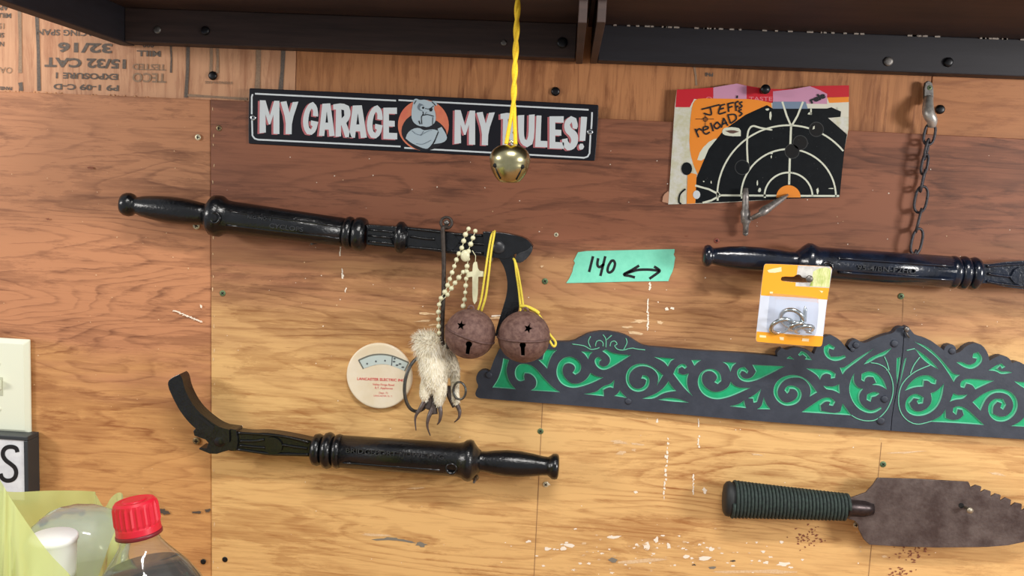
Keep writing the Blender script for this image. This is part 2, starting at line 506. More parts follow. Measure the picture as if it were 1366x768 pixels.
for k in range(14): fleck(891.5 - k * .42 + rnd.uniform(-1, 1), 585 + k * 6, rnd.uniform(1.2, 3.2) if 3 < k < 10 else rnd.uniform(.8, 2.2), rnd.uniform(1.5, 4.5), 0)
for x, y0, y1, w in ((931.5, 560, 570, 1.4), (932, 582, 597, 1.6), (925, 634, 658, 1.2), (457, 360, 372, 1.6), (454, 330, 342, 1.0), (867, 378, 386, 1.6), (864, 400, 440, 1.5), (876, 560, 565, 1.8), (461, 385, 388, 1)):
    yy = y0
    while yy < y1: fleck(x + rnd.uniform(-.8, .8), yy, w * rnd.uniform(.6, 1.2), rnd.uniform(1.2, 3)); yy += 2.6
for x, y, rx, ry, mi in ((828, 590, 14, 3, 4), (850, 592, 10, 2, 4), (828, 604, 7, 4, 4), (845, 600, 4, 2, 4), (855, 428, 14, 3, 4), (848, 444, 16, 2.5, 4), (838, 436, 9, 2, 4), (940, 654, 3.5, 4.5, 0), (664, 424, 15, 2, 4), (570, 418, 14, 2, 4), (565, 428, 15, 1.6, 4), (578, 433, 9, 2, 4), (662, 421, 9, 1.2, 0),
                     (820, 716, 10, 2.2, 0), (875, 720, 4, 5, 0), (862, 728, 5, 6, 0), (892, 728, 3, 5, 0), (940, 745, 14, 3.5, 0), (915, 742, 6, 3, 0), (1045, 752, 9, 4, 0), (1022, 750, 4, 3, 0), (949, 732, 4, 3, 0), (760, 727, 8, 3, 0), (752, 731, 5, 4, 0), (731, 645, 4, 3, 0), (848, 656, 3, 2, 0), (1043, 723, 3, 2.5, 0),
                     (705, 722, 4, 2, 0), (730, 732, 6, 3, 0), (555, 651, 14, 1.4, 4), (268, 408, 2, 3, 0), (1010, 606, 9, 2, 4), (890, 412, 3, 3, 0), (897, 411, 3, 2, 0), (880, 430, 5, 3, 4), (723, 355, 3, 2, 4), (1210, 603, 28, 1.6, 4), (1330, 632, 14, 2, 4), (1180, 742, 5, 2, 4)):
    fleck(x, y, rx, ry, mi, rnd.uniform(-.1, .15))
for x, y, rx, ry, mi in ((220, 683, 9, 4, 2), (215, 680, 6, 3, 2), (262, 683, 8, 2, 2), (277, 681, 6, 3, 2), (520, 719, 26, 2.6, 1), (562, 726, 9, 3.6, 1), (498, 713, 22, 2, 4), (540, 721, 20, 2, 1), (818, 747, 9, 3.5, 1), (950, 757, 6, 2, 1), (978, 748, 5, 2, 2), (926, 753, 3, 1.5, 2), (848, 748, 40, 3, 4), (1010, 762, 60, 3, 4),
                     (121, 224, 5, 1.8, 3), (64, 292, 3, 2, 3), (705, 224, 3, 2, 3), (915, 315, 4, 1.2, 3)):
    fleck(x, y, rx, ry, mi, rnd.uniform(-.05, .2))
for k in range(26): fleck(232 + k * 1.45, 414 + k * .6 + rnd.uniform(-.6, .6), 2.4, .9, 0)
for k in range(46): fleck(rnd.gauss(1078, 12), rnd.gauss(716, 8), rnd.uniform(.8, 2.6), rnd.uniform(.6, 1.8), 3)
for k in range(42): fleck(rnd.gauss(1216, 13), rnd.gauss(737, 6), rnd.uniform(.8, 2.6), rnd.uniform(.6, 1.8), 3)
for k in range(24): fleck(rnd.gauss(1200, 9), rnd.gauss(763, 3), rnd.uniform(.8, 2.6), rnd.uniform(.6, 1.8), 3)
for k in range(210):
    x = rnd.uniform(290, 1366); y = rnd.uniform(200, 768)
    r = rnd.uniform(.4, 1.15); fleck(x, y, r, r * .9, 0 if rnd.random() < .7 else 4)
for k in range(90):
    x = rnd.gauss(880, 85); y = rnd.gauss(735, 16); r = rnd.uniform(.6, 2.4); fleck(x, y, r * 1.5, r * .8, 0 if rnd.random() < .7 else 4)
for k in range(60):
    x = rnd.uniform(0, 275); y = rnd.uniform(140, 760); r = rnd.uniform(.4, 1.0); fleck(x, y, r, r, 4)
for k in range(26): fleck(285 + rnd.uniform(-1.5, 1.5), 150 + k * 24 + rnd.uniform(-8, 8), .8, rnd.uniform(1, 4), 4)
fo = fk.build('paint_and_scuff_marks', [mat('white_paint_fleck', (244, 232, 214), 0.7), mat('grey_streak', (128, 122, 110), 0.7), mat('dark_chip', (84, 72, 62), 0.8),
                                        mat('rust_speck', (140, 84, 60), 0.8), mat('pale_scuff', (226, 196, 156), 0.75, c2=(216, 178, 132), scale=400)], wall)
fo['kind'] = 'stuff'

# screws and nail heads in the wall
SCREW_MESH = {}


def screw(px, py, rpx, m, parent=wall, d=DW, dome=0.6, cross=True):
    key = (m.name, round(rpx), cross)
    if key not in SCREW_MESH:
        r = rpx * S(); mb = MB()
        mb.lathe((0, 0, 0), (0, -1, 0), [(-0.006, r * .45), (0, r), (r * .12 * dome, r * .98), (r * .3 * dome, r * .82), (r * .36 * dome, r * .5), (r * .36 * dome, 0.0002)], 14)
        if cross:
            z = r * .37 * dome + 1e-4
            for w, h in ((.55, .14), (.14, .55)):
                mb.add([(-r * w, -z, -r * h), (r * w, -z, -r * h), (r * w, -z, r * h), (-r * w, -z, r * h)], [(0, 1, 2, 3)], 1)
        o = mb.build('screw', [m, M_hole], None, (0, 0, 0)); SCREW_MESH[key] = o.data
        bpy.data.objects.remove(o)
    o = bpy.data.objects.new('screw', SCREW_MESH[key]); COL.objects.link(o)
    p = P(px, py, d); o.parent = parent
    o.location = p - Vector(parent['_o']) if '_o' in parent else p
    o.rotation_euler = (0, rnd.uniform(0, 1.5), 0)
    return o


M_cream = mat('cream_screw', (222, 212, 180), 0.4, 0.3)
M_green = mat('greenish_screw', (104, 124, 88), 0.5, 0.4)
M_blacks = mat('black_screw', (20, 20, 24), 0.35, 0.3)
M_brown = mat('bronze_screw', (138, 118, 84), 0.4, 0.5)
for x, y, r, m in ((264, 183, 4.2, M_cream), (292, 171, 4.0, M_brown), (262, 301, 5, M_cream), (1202, 395, 4.2, M_green), (727, 375, 4.5, M_green), (721, 575, 3.6, M_green), (1178, 619, 4.2, M_green),
                   (271, 749, 4, M_blacks), (300, 746, 4, M_blacks), (653, 345, 5, M_cream), (634, 637, 5, M_brown), (262, 588, 5.5, M_brown), (1142, 700, 4.2, M_cream), (956, 321, 3.5, mat('reddish_screw', (150, 80, 64), .5)),
                   (297, 391, 4, M_green), (742, 313, 3, M_cream), (728, 646, 3.6, M_cream)):
    screw(x, y, r, m)
for x, y, r in ((284, 101, 6), (741, 122, 6), (1254, 146, 6.5)):
    screw(x, y, r, M_blacks, d=-0.0056, dome=1.6, cross=False)

# ------------------------------------------------------------------ dark shelf above
ZB = 1.6585
sh = thing('wall_shelf', 'dark stained wooden shelf running along the top of the plywood wall', 'shelf', (0, 0, ZB))
XL = P(166, 58, 0.02).x; XM = P(772, 82, 0.02).x
MB().box((XL, -0.020, ZB), (XM - .004, 0.0055, ZB + 0.040)).build('cleat', M_cleat, sh, bevel=0.0012)
MB().box((XM + .022, -0.020, ZB - .001), (1.12, 0.0055, ZB + 0.040)).build('cleat', M_shelf_blue, sh, bevel=0.0012)
MB().box((XL, -0.245, ZB + 0.040), (XM + .008, -0.0002, ZB + 0.058)).build('shelf_board', M_shelf, sh, bevel=0.001)
MB().box((XM + .0086, -0.245, ZB + 0.040), (1.12, -0.0002, ZB + 0.058)).build('shelf_board', M_shelf, sh, bevel=0.001)
MB().box((XL - .019, -0.262, ZB - .001), (XL, 0.0055, ZB + 0.075)).build('end_board', M_shelf_blue, sh, bevel=0.0012)
MB().box((XM - .0035, -0.245, ZB - .003), (XM + .0045, -0.0002, ZB + 0.040)).build('bracket_board', M_shelf, sh, bevel=0.0008)
MB().box((XM + .0135, -0.245, ZB - .002), (XM + .0215, -0.0002, ZB + 0.040)).build('bracket_board', M_shelf, sh, bevel=0.0008)
MB().box((XL, -0.262, ZB + 0.032), (1.12, -0.2455, ZB + 0.085)).build('front_lip', mat('worn_lip_wood', (92, 72, 60), 0.6, c2=(74, 56, 47), scale=12, stretch=(1, 3, 14)), sh, bevel=0.001)
for x, y, r, m in ((210, 40, 5, M_greysteel), (274, 41, 6.5, M_blacks), (750, 57, 7, M_blacks), (1185, 82, 6, M_greysteel), (1265, 83, 6, M_blacks), (672, 57, 4, M_greysteel)):
    screw(x, y, r, m, sh, d=0.0203, dome=1.0, cross=False)
wf = MB()
for k in range(40):
    x = rnd.uniform(815, 1366); y = 45 + (x - 815) * .042 + rnd.uniform(-.6, .6)
    p = P(x, y, .0205); wf.box((p.x - rnd.uniform(.001, .005), -.0212, ZB + .0385), (p.x + .002, -.0198, ZB + .0402))
wo = wf.build('paint_drips', mat('dusty_paint', (170, 160, 150), .8), sh); wo['kind'] = 'stuff'

# ------------------------------------------------------------------ nail pullers


def axis_pts(a, b, d): return P(a[0], a[1], d), P(b[0], b[1], d)


def turned(mb, a, b, d, prof, mi=0, seg=30):
    """prof in photo pixels measured along a->b"""
    A, B = axis_pts(a, b, d); k = (B - A).length / math.hypot(b[0] - a[0], b[1] - a[1])
    mb.lathe(A, B, [(t * k, r * k) for t, r in prof], seg, mi)
    return k


def bar(mb, top, bot, df, db, mi=0):
    mb.prism(top + list(reversed(bot)), df, db, mi)


def along(a, b, t, off=0.0):
    L = math.hypot(b[0] - a[0], b[1] - a[1]); ux, uy = (b[0] - a[0]) / L, (b[1] - a[1]) / L
    return (a[0] + ux * t - uy * off, a[1] + uy * t + ux * off)


def nail_puller(label, a, b, d, grip, barrel, rings, m, hole_t, hole_off, panel, txt, ttx, size_txt):
    def rloc(t):
        for (ta_, ra), (tb_, rb) in zip(barrel, barrel[1:]):
            if ta_ <= t <= tb_: return ra + (rb - ra) * (t - ta_) / max(tb_ - ta_, 1e-6)
        return barrel[-1][1]
    t = thing('nail_puller', label, 'nail puller', P(*along(a, b, 150), d), 'cast iron nail pullers hung on the plywood')
    mb = MB(); turned(mb, a, b, d, grip); mb.build('grip', m, t)
    mb = MB(); turned(mb, a, b, d, barrel); bo = mb.build('barrel', m, t)
    for r in rings:
        mb = MB(); turned(mb, a, b, d, r); mb.build('collar', m, t)
    # raised panel borders on the barrel and cast lettering
    mb = MB(); k = S(d); (t0, t1, rr) = panel
    for o in (-0.42, 0.42):
        pts = []
        for q in range(9):
            tt = t0 + (t1 - t0) * q / 8
            rl = rloc(tt); p = P(*along(a, b, tt, o * rl), d); pts.append(Vector((p.x, -(d + rl * k * math.sqrt(1 - o * o)), p.z)))
        MB().tube(pts, 1.9 * k, 6).build('raised_rib', m, bo)
    mb = MB(); ang = math.degrees(math.atan2(b[1] - a[1], b[0] - a[0]))
    for body, tt, off, h, w in txt:
        x, y = along(a, b, tt, off)
        text_into(mb, body, x, y, h, ang, d + rloc(tt) * k - .0002, 0, w, .012, extr=.0015)
    mb.build('cast_lettering', ttx, bo)
    # through hole near the flange
    x, y = along(a, b, hole_t, hole_off); p = P(x, y, d); mb = MB()
    yy = -(d + size_txt * k)
    mb.lathe((p.x, yy + .004, p.z), (p.x, yy - .003, p.z), [(0, 8.6 * k), (.004, 8.6 * k), (.0050, 7.6 * k), (.0050, 5.8 * k), (.001, 5.6 * k)], 20)
    mb.lathe((p.x, yy + .004, p.z), (p.x, yy - .003, p.z), [(.0012, 5.5 * k), (.0016, 5.4 * k)], 20, 1)
    mb.build('bolt_hole', [m, M_hole], bo)
    return t


def ellgrip(L, r0, rm, r1, t0=20):
    """pommel disc then a swelling grip; pixel profile"""
    pr = [(0, 3), (0.6, 9), (2.5, 13.5), (6, 15.2), (11, 15.6), (15, 14.5), (18, 11.8), (20, r0)]
    for k in range(1, 15):
        q = k / 14; w = math.sin(math.pi * min(1, q * 0.92 + .04)) ** 0.8
        base = r0 + (r1 - r0) * q
        pr.append((t0 + (L - t0) * q, base + (rm - (r0 + r1) / 2) * w))
    return pr


# --- upper left tool, jaws to the right
A1, B1 = (162, 271.5), (490, 313.5)
t1_ = nail_puller('black nail puller below the garage sign with its jaw lever hanging down', A1, B1, 0.030,
                  ellgrip(116, 10.5, 17.5, 12), [(112, 12.5), (117, 17), (121, 23), (124, 26.5), (129, 27.2), (135, 27), (138, 25), (142, 22.5), (150, 21.6), (230, 20), (303, 18.3)],
                  [[(300, 17), (302, 20), (306, 21.5), (310, 20.5), (312, 18)], [(312, 18), (315, 21), (319, 22.3), (324, 22), (328, 20), (330, 15)]], M_black,
                  136, 1.0, (150, 298, 20), [('REG. NO. 1', 185, -4, 4.2, 1.1), ('CYCLOPS', 222, 4, 6, 1.25)], M_dull, 26.5)
D1 = 0.030
mb = MB(); bar(mb, [(488, 299), (530, 302), (530, 325)][:2], [(488, 327), (530, 331)], D1 + .012, D1 - .012); mb.build('shaft', M_black, t1_, bevel=.002)
mb = MB()
for yo in (-7.5, 0.5, 8): mb.tube([P(491, 313.5 + yo, D1 + .0125), P(526, 317 + yo, D1 + .0125)], 1.6 * S(D1), 6)
mb.build('raised_rib', M_black, t1_)
mb = MB(); turned(mb, (522, 315.5), (560, 318.5), D1, [(0, 13), (6, 15.5), (8.5, 19.5), (11, 21), (15, 21), (17, 19), (21, 15.5), (24, 13)]); mb.build('collar', M_black, t1_)
top = crv([(540, 302), (556, 304), (580, 306), (604, 310), (630, 313), (655, 312)], 4); bot = crv([(540, 331), (556, 332), (580, 335), (604, 338), (630, 340), (655, 342)], 4)
mb = MB(); bar(mb, top, bot, D1 + .008, D1 - .010); so_ = mb.build('shaft', M_black, t1_, bevel=.0022)
mb = MB()
for pts in ([(543, 304.5), (580, 308.5), (610, 312.5), (645, 314)], [(543, 329), (580, 332.5), (610, 335.5), (645, 338)], [(547, 315), (566, 318), (580, 319)], [(612, 323), (630, 325), (648, 326)]):
    mb.tube([P(x, y, D1 + .0085) for x, y in crv(pts, 5)], 2.0 * S(D1), 6)
mb.prism(soften([(580, 318), (588, 309), (604, 311), (613, 322), (603, 335), (588, 333)]), D1 + .0105, D1 + .004)
mb.build('raised_rib', M_black, so_)
mb = MB(); mb.prism(soften([(644, 309), (668, 310), (684, 313), (700, 317), (707, 323), (711, 329), (707, 337), (700, 345), (692, 350), (687, 347), (689, 338), (685, 340), (676, 346), (662, 344), (646, 342)], 50), D1 + .012, D1 - .012)
mb.build('jaw', M_black, t1_, bevel=.0025)
mb = MB(); mb.prism(soften([(686, 346), (690, 338), (702, 334), (709, 328), (711, 333), (705, 343), (695, 351), (688, 350)], 60), D1 + .0125, D1 + .006)
mb.build('jaw_tooth', M_dull, t1_, bevel=.0012)
mb = MB(); mb.prism(soften([(650, 322), (660, 317), (672, 320), (682, 330), (687, 348), (691, 364), (695.5, 380), (695, 398), (691, 416), (684, 436), (676, 450), (660, 448), (664, 432), (671, 410), (676.5, 391), (677, 372), (671, 352), (661, 340), (652, 334)], 60, 2), D1 + .011, D1 - .006)
mb.build('foot_lever', M_black, t1_, bevel=.0025)
mb = MB(); turned(mb, (665, 330), (665.1, 330), D1, [(0, 1)]) if False else None
p = P(665, 330, D1 + .012); mb.lathe((p.x, p.y + .002, p.z), (p.x, p.y - .01, p.z), [(0, 9 * S(D1)), (.003, 8.6 * S(D1)), (.0045, 6.6 * S(D1)), (.005, .0004)], 20); mb.build('pivot_bolt', M_dull, t1_)

# --- lower tool, jaws to the left
A2, B2 = (746, 622.5), (415, 599)
t2_ = nail_puller('black nail puller lowest on the wall, curved lever pointing up at its left end', A2, B2, 0.030,
                  [(0, 3), (.6, 12), (2, 16), (5, 17), (9, 16.5), (12, 14), (15, 12), (22, 12.5), (36, 15), (52, 17), (70, 17.2), (86, 15.5), (97, 13.5), (104, 13.2), (108, 14)],
                  [(104, 14), (108, 17), (112, 22), (115, 26.5), (119, 27.5), (124, 26.5), (128, 23.5), (134, 22), (200, 22), (292, 21.5)],
                  [[(288, 19), (291, 21.8), (295, 23), (299, 21.5), (301, 19)], [(301, 19), (304, 23), (308, 24.5), (313, 23), (316, 19)], [(316, 16), (318, 20), (322, 21.5), (327, 20.5), (330, 16), (331, 11)]], M_black,
                  141, -6, (156, 284, 22), [], M_dull, 22.5)
lt2 = MB()
ang2 = math.degrees(math.atan2(B2[1] - A2[1], B2[0] - A2[0])) - 180
x, y = along(A2, B2, 220, 1.5); text_into(lt2, 'BRIDGEPORT HDWE MFG', x, y, 6.2, ang2, 0.030 + 22 * S(.03) - .0004, 0, 1.3, .015, extr=.0016)
lt2.build('cast_lettering', M_dull, t2_)
mb = MB(); bar(mb, crv([(306, 573), (330, 577), (356, 577), (384, 581), (418, 588)], 5), crv([(306, 601), (330, 602), (356, 607), (384, 608), (418, 609)], 5), D1 + .008, D1 - .008)
sh2 = mb.build('shaft', M_black, t2_, bevel=.002)
mb = MB()
for pts in ([(316, 577), (356, 579.5), (384, 583), (412, 590)], [(316, 599), (356, 604.5), (384, 605.5), (412, 606)], [(320, 588), (340, 588), (352, 586)], [(320, 594), (340, 596), (354, 597)], [(376, 593), (395, 596), (410, 598)]):
    mb.tube([P(x, y, D1 + .0085) for x, y in crv(pts, 5)], 2.0 * S(D1), 6)
mb.prism(soften([(353, 594), (357, 584), (368, 583), (377, 592), (375, 603), (364, 607), (355, 603)]), D1 + .0105, D1 + .004)
mb.build('raised_rib', M_black, sh2)
mb = MB(); mb.prism(soften([(223, 513), (226, 505), (239, 499), (243, 503), (246, 519), (257, 540), (269, 553), (290, 569), (306, 573), (306, 590), (296, 592), (284, 586), (272, 577), (260, 572), (242, 552), (230, 530)], 60, 2), D1 + .013, D1 - .008)
fl = mb.build('foot_lever', M_black, t2_, bevel=.002)
mb = MB(); mb.prism(soften([(262, 554), (266, 553), (286, 569), (284, 573)], 60), D1 + .0136, D1 + .010); mb.build('slot', M_hole, fl)
mb = MB(); mb.prism(soften([(262, 570), (280, 566), (292, 570), (315, 573), (318, 588), (316, 599), (306, 600), (284, 607), (265, 599), (266, 597), (275, 598), (278, 591), (274, 586), (267, 584), (259, 581), (257.5, 575)], 55), D1 + .0105, D1 - .010)
mb.build('jaw', M_black, t2_, bevel=.002)
p = P(293, 588, D1 + .011); mb = MB(); mb.lathe((p.x, p.y + .002, p.z), (p.x, p.y - .01, p.z), [(0, 8.5 * S(D1)), (.003, 8.2 * S(D1)), (.004, 6.2 * S(D1)), (.0042, .0004)], 20); mb.build('pivot_bolt', M_black, t2_)

# --- right tool, running out of the frame
A3, B3 = (937, 340.5), (1310, 365.5)
t3_ = nail_puller('glossy blue-black nail puller below the shooting target, running out at the right', A3, B3, 0.030,
                  [(0, 3), (.6, 9), (2.5, 13.5), (6, 15.2), (9, 15), (12, 12.5), (14, 11), (22, 12.5), (36, 15), (54, 16.5), (78, 16.5), (98, 15.2), (116, 13.2), (124, 13), (130, 15)],
                  [(126, 14), (130, 17.5), (136, 23), (141, 26.5), (146, 26.5), (151, 24), (157, 22), (240, 22), (334, 21.5)],
                  [[(328, 20), (332, 21.8), (336, 22.5), (340, 21), (342, 19)], [(342, 19), (345, 22), (349, 23), (353, 21.5), (355, 18)], [(355, 17), (358, 21), (362, 22.5), (367, 21), (369, 16)]], M_blueblack,
                  160, 4, (176, 326, 22), [('95-4/BN-F2HO', 247, 2.5, 6.5, 1.35)], M_dull, 22.5)
mb = MB(); bar(mb, crv([(1303, 351), (1320, 352), (1345, 349), (1375, 348), (1420, 352), (1460, 358)], 5), crv([(1303, 378), (1320, 378), (1345, 383), (1375, 386), (1420, 386), (1460, 386)], 5), D1 + .008, D1 - .010)
sh3 = mb.build('shaft', M_blueblack, t3_, bevel=.0022)
mb = MB()
for pts in ([(1316, 355), (1340, 353), (1375, 352), (1420, 356)], [(1316, 375), (1340, 379), (1375, 382), (1420, 382)], [(1318, 365), (1340, 368), (1352, 369)]):
    mb.tube([P(x, y, D1 + .0085) for x, y in crv(pts, 5)], 2.0 * S(D1), 6)
mb.prism(soften([(1348, 370), (1356, 356), (1374, 356), (1382, 370), (1374, 381), (1356, 380)]), D1 + .0105, D1 + .004)
mb.build('raised_rib', M_blueblack, sh3)
mb = MB(); mb.prism(soften([(1450, 352), (1490, 356), (1512, 368), (1500, 388), (1484, 384), (1450, 390)]), D1 + .012, D1 - .012); mb.build('jaw', M_blueblack, t3_, bevel=.002)
mb = MB(); mb.prism(soften([(1456, 366), (1480, 364), (1496, 400), (1500, 440), (1486, 486), (1466, 482), (1478, 440), (1474, 400)], 60, 2), D1 + .017, D1 - .004); mb.build('foot_lever', M_blueblack, t3_, bevel=.002)

# support nails that carry the tools, behind them
for x, y in ((650, 340), (634, 636), (1100, 360), (1290, 372), (420, 322)):
    p = P(x, y, .01); mb = MB(); mb.lathe((p.x, .01, p.z - .002), (p.x, -.03, p.z - .002), [(0, .0016), (.034, .0016)], 8); mb.build('nail', M_greysteel, wall)

# ------------------------------------------------------------------ garage sign
sg = thing('metal_sign', 'black metal sign reading MY GARAGE MY RULES! with a bulldog emblem in the middle', 'sign', P(565, 165, .004))
MB().prism(soften([(332, 119), (334, 117), (797, 139), (799, 142), (794, 213), (792, 215), (333, 192), (331, 190)], 80), 0.0040, DW).build('panel', M_signblack, sg, bevel=.0006)
DS = 0.0042
mb = MB()


def sl(x, y):      # sign-local helper: crop of the left half
    return (330 + x / 6.505, 120 + y / 6.505)


def sr(x, y): return (590 + x / 6.505, 135 + y / 6.505)


for pts in ([sl(66, 32), sl(1290, 92)], [sl(38, 210), sl(38, 60), sl(46, 36)], [sl(40, 262), sl(44, 395), sl(62, 420), sl(90, 430), sl(1330, 490)],
            [sr(-380, -10), sr(1270, 74)], [sr(1300, 95), sr(1298, 150), sr(1293, 240)], [sr(1286, 290), sr(1278, 450), sr(1262, 480), sr(1230, 490), sr(-330, 404)]):
    MB().ribbon(pts, 2.2, DS).build('border_line', M_white, sg)
GL = {
    'M': [[(0, 1), (.02, 0), (.3, 0), (.52, .45), (.74, 0), (1, 0), (1, 1), (.7, 1), (.7, .42), (.54, .72), (.46, .72), (.3, .42), (.32, .97)]],
    'Y': [[(0, .03), (.33, 0), (.5, .35), (.68, .02), (1, 0), (.64, .6), (.62, 1), (.28, 1), (.3, .58)]],
    'A': [[(0, 1), (.22, .02), (.72, 0), (1, .98), (.66, 1), (.62, .8), (.38, .8), (.34, 1)]],
    'E': [[(0, .02), (.98, 0), (.98, .2), (.4, .2), (.4, .42), (.82, .42), (.82, .6), (.4, .6), (.4, .8), (1, .8), (1, 1), (0, 1)]],
    'L': [[(.12, 0), (.52, 0), (.45, .8), (1, .8), (1, 1), (0, 1)]],
    'R': [[(0, .05), (.5, 0), (.85, .08), (.96, .28), (.86, .48), (.7, .58), (1, 1), (.65, 1), (.45, .66), (.42, .66), (.42, .98), (.12, 1), (.15, .2), (0, .2)]],
    '!': [[(.28, 0), (1, 0), (.78, .74), (.1, .74)], [(.02, .9), (.2, .83), (.5, .83), (.65, .92), (.5, 1), (.2, 1.02), (.05, .98)]],
    'U': [[(0, .05), (.38, .03), (.36, .6), (.42, .76), (.54, .78), (.64, .62), (.66, .02), (1, 0), (.98, .65), (.86, .9), (.55, 1), (.22, .92), (.04, .7)]],
    'G': [[(.98, .36), (.9, .12), (.65, 0), (.38, .06), (.12, .28), (0, .56), (.06, .82), (.26, .98), (.56, 1), (.84, .88), (.98, .6), (.52, .56), (.5, .7), (.62, .74), (.52, .84), (.38, .78), (.34, .56), (.44, .3), (.56, .2), (.66, .26), (.64, .42), (.96, .44)]],
    'S': [[(.98, .28), (.86, .06), (.55, 0), (.22, .12), (.12, .3), (.2, .48), (.48, .6), (.58, .72), (.5, .82), (.36, .76), (.34, .66), (0, .7), (.06, .9), (.32, 1.02), (.66, 1), (.94, .84), (1, .6), (.86, .45), (.56, .36), (.48, .26), (.58, .18), (.64, .28), (.64, .36), (.9, .38)]]}
HOLE = {'A': [(.42, .6), (.58, .6), (.5, .26)], 'R': [(.44, .2), (.58, .22), (.6, .38), (.46, .46)]}
LET = [(sl, c, a, b, t, u) for c, a, b, t, u in (('M', 105, 278, 88, 375), ('Y', 288, 442, 95, 380), ('G', 480, 618, 100, 386), ('A', 620, 758, 112, 397), ('R', 745, 905, 110, 405), ('A', 880, 1037, 128, 412), ('G', 1035, 1178, 128, 417), ('E', 1180, 1300, 148, 424))] + \
      [(sr, c, a, b, t, u) for c, a, b, t, u in (('M', 105, 285, 75, 370), ('Y', 298, 456, 90, 378), ('R', 505, 652, 95, 388), ('U', 655, 802, 108, 396), ('L', 805, 912, 122, 396), ('E', 930, 1056, 125, 408), ('S', 1038, 1182, 125, 418), ('!', 1183, 1257, 133, 415))]
for fn, c, a, b, t, u in LET:
    lw, ls = MB(), MB()
    for poly in GL[c]:
        q = soften([fn(a + (b - a) * x, t + (u - t) * y + (b - a) * x * .04) for x, y in poly], 45)
        lw.prism(q, DS + .0004, DS + .0001)
        ls.flat([(x - 2.6, y + 1.0) for x, y in q], DS)
    lo = lw.build('letter', M_white, sg); ls.build('letter_shadow', M_red, lo)
    if c in HOLE: MB().flat([fn(a + (b - a) * x, t + (u - t) * y) for x, y in HOLE[c]], DS + .00055).build('letter_counter', M_signblack, lo)
# emblem


def em(x, y): return (520 + x / 8.533, 120 + y / 8.533)


def emp(pts): return [em(x, y) for x, y in pts]


M_eo = mat('emblem_orange', (224, 118, 92), 0.45, c2=(232, 140, 100), scale=40)
M_ep = mat('emblem_pale', (186, 204, 214), 0.45); M_eg = mat('emblem_grey', (118, 132, 144), 0.45); M_ed = mat('emblem_dark', (24, 25, 33), .45)
mb = MB(); o_ = DS
mb.flat(disc(*em(382, 400), 290 / 8.533, 40), o_ + .0002, 0)
mb.flat(soften(emp([(130, 440), (170, 350), (240, 290), (330, 330), (520, 340), (590, 390), (650, 470), (640, 560), (560, 650), (440, 690), (330, 690), (230, 630), (140, 540)])), o_ + .0004, 3)
mb.flat(soften(emp([(265, 150), (270, 110), (300, 95), (340, 115), (400, 108), (470, 135), (500, 122), (535, 150), (540, 180), (515, 170), (500, 210), (520, 260), (525, 340), (500, 390), (430, 425), (370, 410), (350, 415), (290, 390), (250, 340), (245, 250)])), o_ + .0006, 1)
mb.flat(soften(emp([(180, 550), (200, 490), (260, 440), (330, 428), (390, 460), (420, 455), (500, 445), (550, 465), (500, 590), (440, 665), (400, 670), (320, 640), (240, 600)])), o_ + .0006, 1)
mb.flat(soften(emp([(545, 440), (590, 420), (640, 500), (655, 555), (610, 600), (500, 615), (525, 560), (555, 480)])), o_ + .0006, 1)
mb.flat(soften(emp([(310, 190), (335, 150), (380, 165), (400, 200), (370, 240), (325, 230)])), o_ + .0008, 2)
mb.flat(disc(*em(372, 205), 3.4, 12), o_ + .0009, 1); mb.flat(disc(*em(380, 203), 1.6, 10), o_ + .001, 3)
mb.flat(soften(emp([(445, 215), (470, 200), (490, 215), (480, 242), (455, 245)])), o_ + .0009, 3)
for pts, w in (([(365, 390), (360, 310), (380, 270), (375, 245)], 9), ([(370, 290), (430, 280), (500, 300)], 10), ([(400, 210), (450, 215), (500, 180)], 8), ([(485, 400), (490, 310)], 7), ([(300, 120), (275, 160)], 8),
               ([(480, 135), (520, 175)], 10), ([(330, 350), (345, 390)], 14), ([(250, 460), (290, 495), (350, 510), (385, 465)], 6), ([(300, 610), (380, 615), (470, 570)], 6), ([(505, 600), (555, 475)], 8), ([(345, 520), (430, 470), (480, 455)], 5), ([(420, 250), (400, 275)], 6)):
    mb.ribbon(emp(crv(pts, 4)), w / 8.533, o_ + .0010, 3 if w > 6 else 2)
mb.build('bulldog_emblem', [M_eo, M_ep, M_eg, M_ed], sg)
for x, y in (sl(50, 240), sr(1283, 265)):
    screw(x, y, 4, M_steel, sg, d=.0043, cross=True)

# ------------------------------------------------------------------ brass bell on a yellow cord
DB = 0.20
pb = P(680, 219, DB)
bl = thing('hanging_bell', 'small round brass bell on a yellow cord hanging in front of the sign', 'bell', pb)
k = S(DB); mb = MB()
prof = [(-25, 3), (-24.6, 11), (-22.8, 17), (-18.5, 22.5), (-13, 25.8), (-7, 27.2), (-2, 26.8), (1, 25.8), (2.5, 25.9), (7, 24.6), (12, 22.2), (17, 19), (21, 15.5), (23.2, 13), (24, 10.5), (24.2, 1)]
mb.lathe(pb, pb + Vector((0, 0, -1)), [(t * k, r * k) for t, r in prof], 40)
mb.build('bell_body', M_brass, bl)
mb = MB()
for s_ in (-1, 1):
    c = pb + Vector((s_ * 17.5 * k, -17.5 * k, -3 * k)); mb.ball(c, 3.2 * k, 0, 10, 8, (1, 1, 1))
    mb.tube([c + Vector((0, -.0002, 0)), c + Vector((-s_ * 3 * k, .3 * k, -9 * k)), c + Vector((-s_ * 7 * k, 4 * k, -17 * k))], 1.1 * k, 6)
mb.build('sound_slot', M_hole, bl)
mb = MB(); mb.tube([pb + Vector((5 * k * math.cos(a), 0, 24 * k + 6 * k * math.sin(a))) for a in [math.pi * q / 10 for q in range(11)]], 1.6 * k, 8); mb.build('hanger_loop', M_brass, bl)
topp = Vector((P(691, -6, DB).x, -DB, ZB + .0395)); mb = MB()
